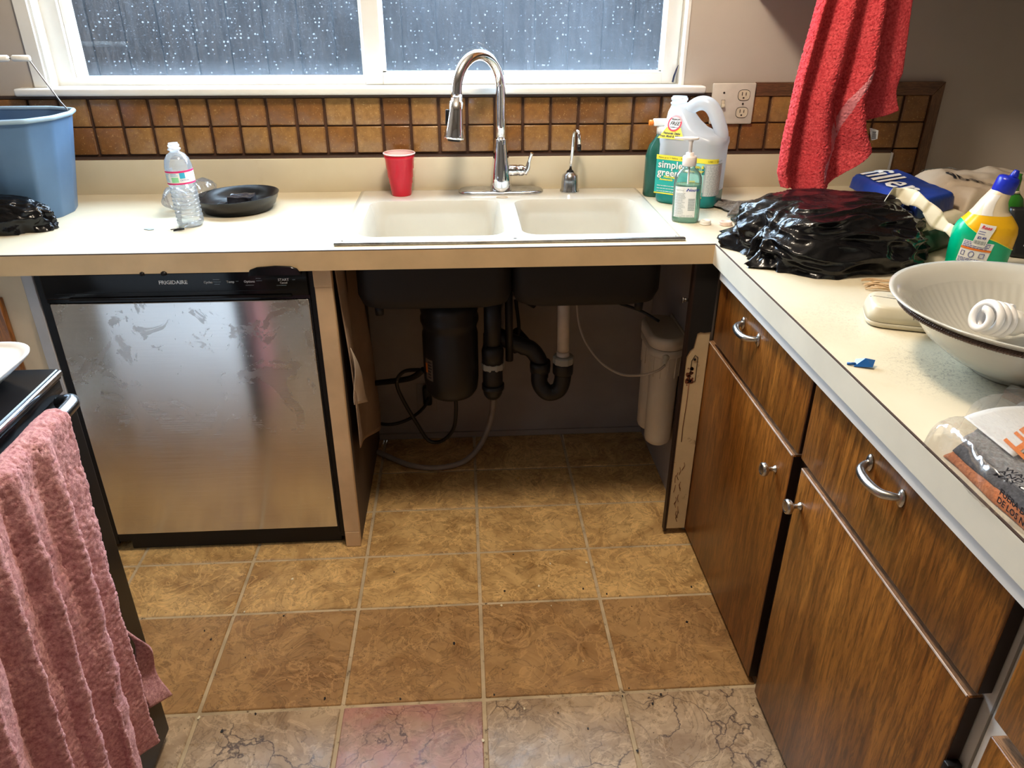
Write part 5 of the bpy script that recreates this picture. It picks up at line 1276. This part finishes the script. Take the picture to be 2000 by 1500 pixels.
def stad(r, z): return [Vector((fxx+r*math.cos(a), (-.290 if math.sin(a) >= 0 else -.395)+r*math.sin(a), z)) for a in [2*PI*k/48+.001 for k in range(48)]]
obj('head_lower', G().loft([stad(.050, .508), stad(.0515, .512), stad(.0515, .533)]), M['filter'], wf)
obj('head_seam', G().loft([stad(.0505, .532), stad(.0505, .5355)]), M['slot'], wf)
obj('head_cover', G().loft([stad(.053, .5355), stad(.053, .560), stad(.050, .568), stad(.043, .571)]), M['filter'], wf)
obj('bracket', G().box(.7125, .7180, -.43, -.25, .50, .575, .001).box(.695, .7130, -.41, -.27, .515, .560), M['filter'], wf)
fm = Matrix.Translation((.655, -.445, .513)) @ Matrix.Rotation(math.radians(115), 4, 'X') @ Matrix.Rotation(-.35, 4, 'Y')
obj('fitting', G().lathe([(.011, -.006), (.010, .002), (.007, .004), (.0065, .018), (.0045, .020), (.0045, .026)], M_=fm), M['ivory'], wf)
obj('tube', G().tube(spline([(.648, -.470, .502), (.625, -.475, .487), (.585, -.45, .462), (.53, -.42, .452), (.475, -.38, .475), (.430, -.34, .53), (.410, -.31, .60), (.403, -.30, .72)], 8), .0037, 10), P('milky_tube', (.40, .33, .25), .35), wf)
obj('inlet_tube', G().tube(spline([(.655, -.335, .585), (.60, -.29, .605), (.50, -.24, .625), (.43, -.22, .645)], 6), .0045, 10), M['wire_dark'], wf)

# ------------------------------------------------------------------ dishwasher
dw = thing('dishwasher', 'stainless dishwasher with black control panel under the left counter', 'dishwasher', (-.64, -.3, 0))
obj('tub', G().box(-.972, -.305, -.590, -.02, .03, .860), M['black'], dw)
for a_, b_ in ((-.974, -.957), (-.3175, -.3035)): obj('side_surround', G().box(a_, b_, -.602, -.590, .03, .860), M['black'], dw)
cpn = obj('control_panel', G().box(-.957, -.318, -.612, -.590, .792, .858, .004, 3).box(-.957, -.318, -.606, -.590, .782, .7918), M['gloss_black'], dw)
obj('latch', G().loft([[Vector((x, -.612-d_, .856+p)) for x, p in ((-.452, 0), (-.447, .013), (-.430, .019), (-.385, .022), (-.350, .020), (-.335, .014), (-.326, 0))] for d_ in (0, .030)]), M['gloss_black'], cpn)
dd = obj('door_panel', G().box(-.953, -.3215, -.6085, -.590, .068, .7805, .0035, 3), M['stainless'], dw)
for a_, b_ in ((-.956, -.953), (-.3215, -.318)): obj('door_trim', G().box(a_, b_, -.606, -.590, .066, .782), M['black'], dw)
obj('toe_panel', G().box(-.928, -.318, -.590, -.57, .004, .066), M['black'], dw)
obj('base_skirt', G().box(-.955, -.318, -.603, -.590, .040, .0675), M['black'], dw)
pf = lambda o=.0004: (lambda x, y: Vector((x, -.6122-o, y)))
fp = pf()
obj('brand_lettering', text_geo('FRIGIDAIRE', .0132, lambda x, y: fp(-.678+x*1.03, .8285+y), bold=.00035), M['ink_white'], cpn)
for s, x, y, sz in (('Cycles', -.570, .829, .0080), ('Temp', -.515, .829, .0080), ('Options', -.473, .829, .0080), ('START', -.390, .8315, .0092), ('Cancel', -.386, .8245, .0066)):
    obj('panel_lettering', text_geo(s, sz, lambda a, b, x=x, y=y: fp(x+a, y+b), bold=.0001), M['ink_white'], cpn)
g = G()
for x, y, w_ in ((-.547, .8375, .016), (-.547, .8315, .018), (-.545, .8255, .013), (-.492, .832, .006), (-.443, .8385, .012), (-.443, .8325, .014), (-.470, .8215, .020), (-.355, .8335, .007), (-.395, .8195, .024)):
    rect_on(fp, x, x+w_, y, y+.0011, 2, 1, g)
obj('indicator_marks', g, M['ink_grey'], cpn)
obj('panel_groove', G().box(-.93, -.345, -.6128, -.6121, .8075, .8085), M['black'], cpn)
obj('handle_lip', G().box(-.90, -.36, -.6155, -.612, .790, .797, .0015, 2), M['gloss_black'], cpn)

# mounting putty blobs under the laminate edge
tag(obj('glue_blob', G().lathe([(.006, 0), (.0055, .006), (.002, .008)], (-.703, -.633, .8600)), M['black']), 'left one of two dark glue blobs under the counter edge above the dishwasher', 'glue blob')
tag(obj('glue_blob', G().lathe([(.008, 0), (.007, .006), (.002, .009)], (-.652, -.633, .8600)), M['black']), 'right one of two dark glue blobs under the counter edge above the dishwasher', 'glue blob')
tag(obj('filler_strip', G().box(-1.003, -.9765, -.606, -.585, .001, .862, .001, 1), M['filler']), 'narrow grey filler strip between the dishwasher and the cream cabinet', 'filler strip')
lc = thing('corner_cabinet', 'cream painted corner cabinet with a brown door left of the dishwasher', 'cabinet', (-1.3, -.35, 0))
obj('body', G().box(-1.88, -1.0035, -.600, -.01, .002, .862), M['frame_cream'], lc)
obj('door', G().box(-1.55, -1.062, -.620, -.6003, .03, .80, .003, 2), M['oak'], lc)

# ------------------------------------------------------------------ stove, its towel and the white tray
sv = thing('stove', 'black kitchen stove at the left with its oven door facing right', 'stove', (-.93, -1.63, 0))
SF, SY_, SZ = -.608, -1.245, .905
obj('body', G().box(-1.27, SF-.03, -2.01, SY_, .02, .885), P('stove_side_enamel', (.85, .85, .85), .3, var=.05), sv, label='pale enamel side panels')
obj('cooktop', G().box(-1.275, SF, -2.012, SY_+.002, .8855, SZ, .005, 3), M['gloss_black'], sv)
obj('front_trim', G().box(SF-.022, SF+.0035, -2.010, SY_+.001, .893, .9025, .003, 3), M['chrome_old'], sv)
obj('front_strip', G().box(SF-.0295, SF-.004, -2.01, SY_, .862, .885, .002), M['gloss_black'], sv)
od = obj('oven_door', G().box(SF-.0295, SF+.012, -2.005, SY_-.003, .235, .860, .006, 3), M['stove_black'], sv)
obj('oven_window', G().box(SF+.0115, SF+.0135, -1.90, -1.36, .36, .70), M['black'], od)
HB, HZ = SF+.043, .872
hb = [(SF+.012, -1.295, HZ-.006), (SF+.030, -1.298, HZ), (SF+.040, -1.308, HZ+.002), (HB, -1.335, HZ+.002), (HB, -1.50, HZ+.002), (HB, -1.80, HZ+.002), (HB, -1.93, HZ+.002), (SF+.034, -1.955, HZ), (SF+.012, -1.965, HZ-.006)]
obj('handle', G().tube(spline(hb, 6), .0115, 18), P('handle_metal', (.34, .38, .42), .25, metal=1), od)
obj('drawer', G().box(SF-.0295, SF+.006, -2.0, SY_-.002, .025, .225, .006, 3), M['stove_black'], sv)
tr = thing('white_tray', 'white plastic tray with rounded corners lying on top of the stove', 'tray', (-.90, -1.55, SZ))
obj('shell', G().loft([[Vector((p.x, p.y, SZ+z)) for p in rrect(.46+a, .56+a, .055, 8, 0, -.866, -1.50)] for z, a in ((.0005, -.10), (.004, -.07), (.028, -.015), (.036, -.002), (.040, 0), (.040, -.008), (.036, -.016), (.034, -.03))]), P('white_tray_plastic', (.86, .86, .85), .3), tr)

pt = thing('pink_towel', 'worn pink bath towel draped over the oven door handle', 'towel', (HB, -1.6, .88))
def ptf(u, v):
    """u runs along the handle away from the far end, v from the back hem over the bar to the front hem"""
    y0 = -1.362; span = .54
    front = v > .38
    if v < .34: s = v/.34; zz = .30+(HZ-.30)*s; xo = -.026-.004*(1-s)
    elif v < .42:
        a = PI*(v-.34)/.08; zz = HZ+.016*math.sin(a)+.002; xo = -.018*math.cos(a)
    else: s = (v-.42)/.58; zz = HZ-(HZ-(.130+.025*math.cos(u*5)+.02*u))*s; xo = .018+.010*s
    dn = max(0, (v-.42)/.58)
    pleat = math.cos(2*PI*(u*5.4-.2*dn)+.5+.9*nz((u*2.2, dn*1.2, 5)))
    pl2 = math.cos(2*PI*(u*9.7+.35*dn)+2)
    amp = ((.005+.020*dn**.6)*min(1, .25+u*5)) if front else .003
    x = HB+xo-.030*dn-.004+amp*(pleat*.8+.35*pl2+.35)*(1 if front else .2)
    y = y0-span*u*(1-.18*(1-dn))+.006*pl2*dn-.012*(1-dn)*math.sin(u*PI*2)+.020*dn*(1-u)*0
    y += .014*math.sin(2*PI*(u*5.4-.2*dn))*dn-.010*dn*(1-u)
    p = Vector((x, y, zz))
    f = .0022*noise.noise(p*150)+.0018*noise.noise(p*330)+.0035*noise.noise(p*22)
    return p+Vector((f if front else 0, f*.3, f*.5))
obj('terry_sheet', G().grid(ptf, 230, 420), M['pink_terry'], pt, norm=False, solid=.007)
def flp(u, v):
    z = .40-.20*v-.03*u; y = -1.330+.045*u*v+.010*math.sin(v*5); x = SF+.024+.020*u+.006*math.sin(v*8)
    return Vector((x, y+.012*v*u, z))
obj('back_corner', G().grid(flp, 12, 40), M['pink_terry'], pt, norm=False, solid=.005)

# ------------------------------------------------------------------ crumbs on the floor
rn = random.Random(21); g = G(); gl_ = G()
for k in range(46):
    x_, y_ = rn.uniform(-.65, .68), rn.uniform(-1.5, -.62); r_ = rn.uniform(.0012, .0034)
    tgt = g if rn.random() < .7 else gl_
    tgt.prism([(x_+r_*math.cos(a)*(.6+.7*rn.random()), y_+r_*1.4*math.sin(a)*(.6+.7*rn.random()), .0004) for a in [2*PI*i/7 for i in range(7)]], (0, 0, .0016))
for o_, lb_ in ((obj('floor_crumbs', g, M['ink']), 'dark crumbs scattered over the floor tiles'), (obj('floor_crumbs', gl_, M['cream_bag']), 'pale crumbs scattered over the floor tiles')):
    tag(o_, lb_, 'crumbs'); o_['kind'] = 'stuff'
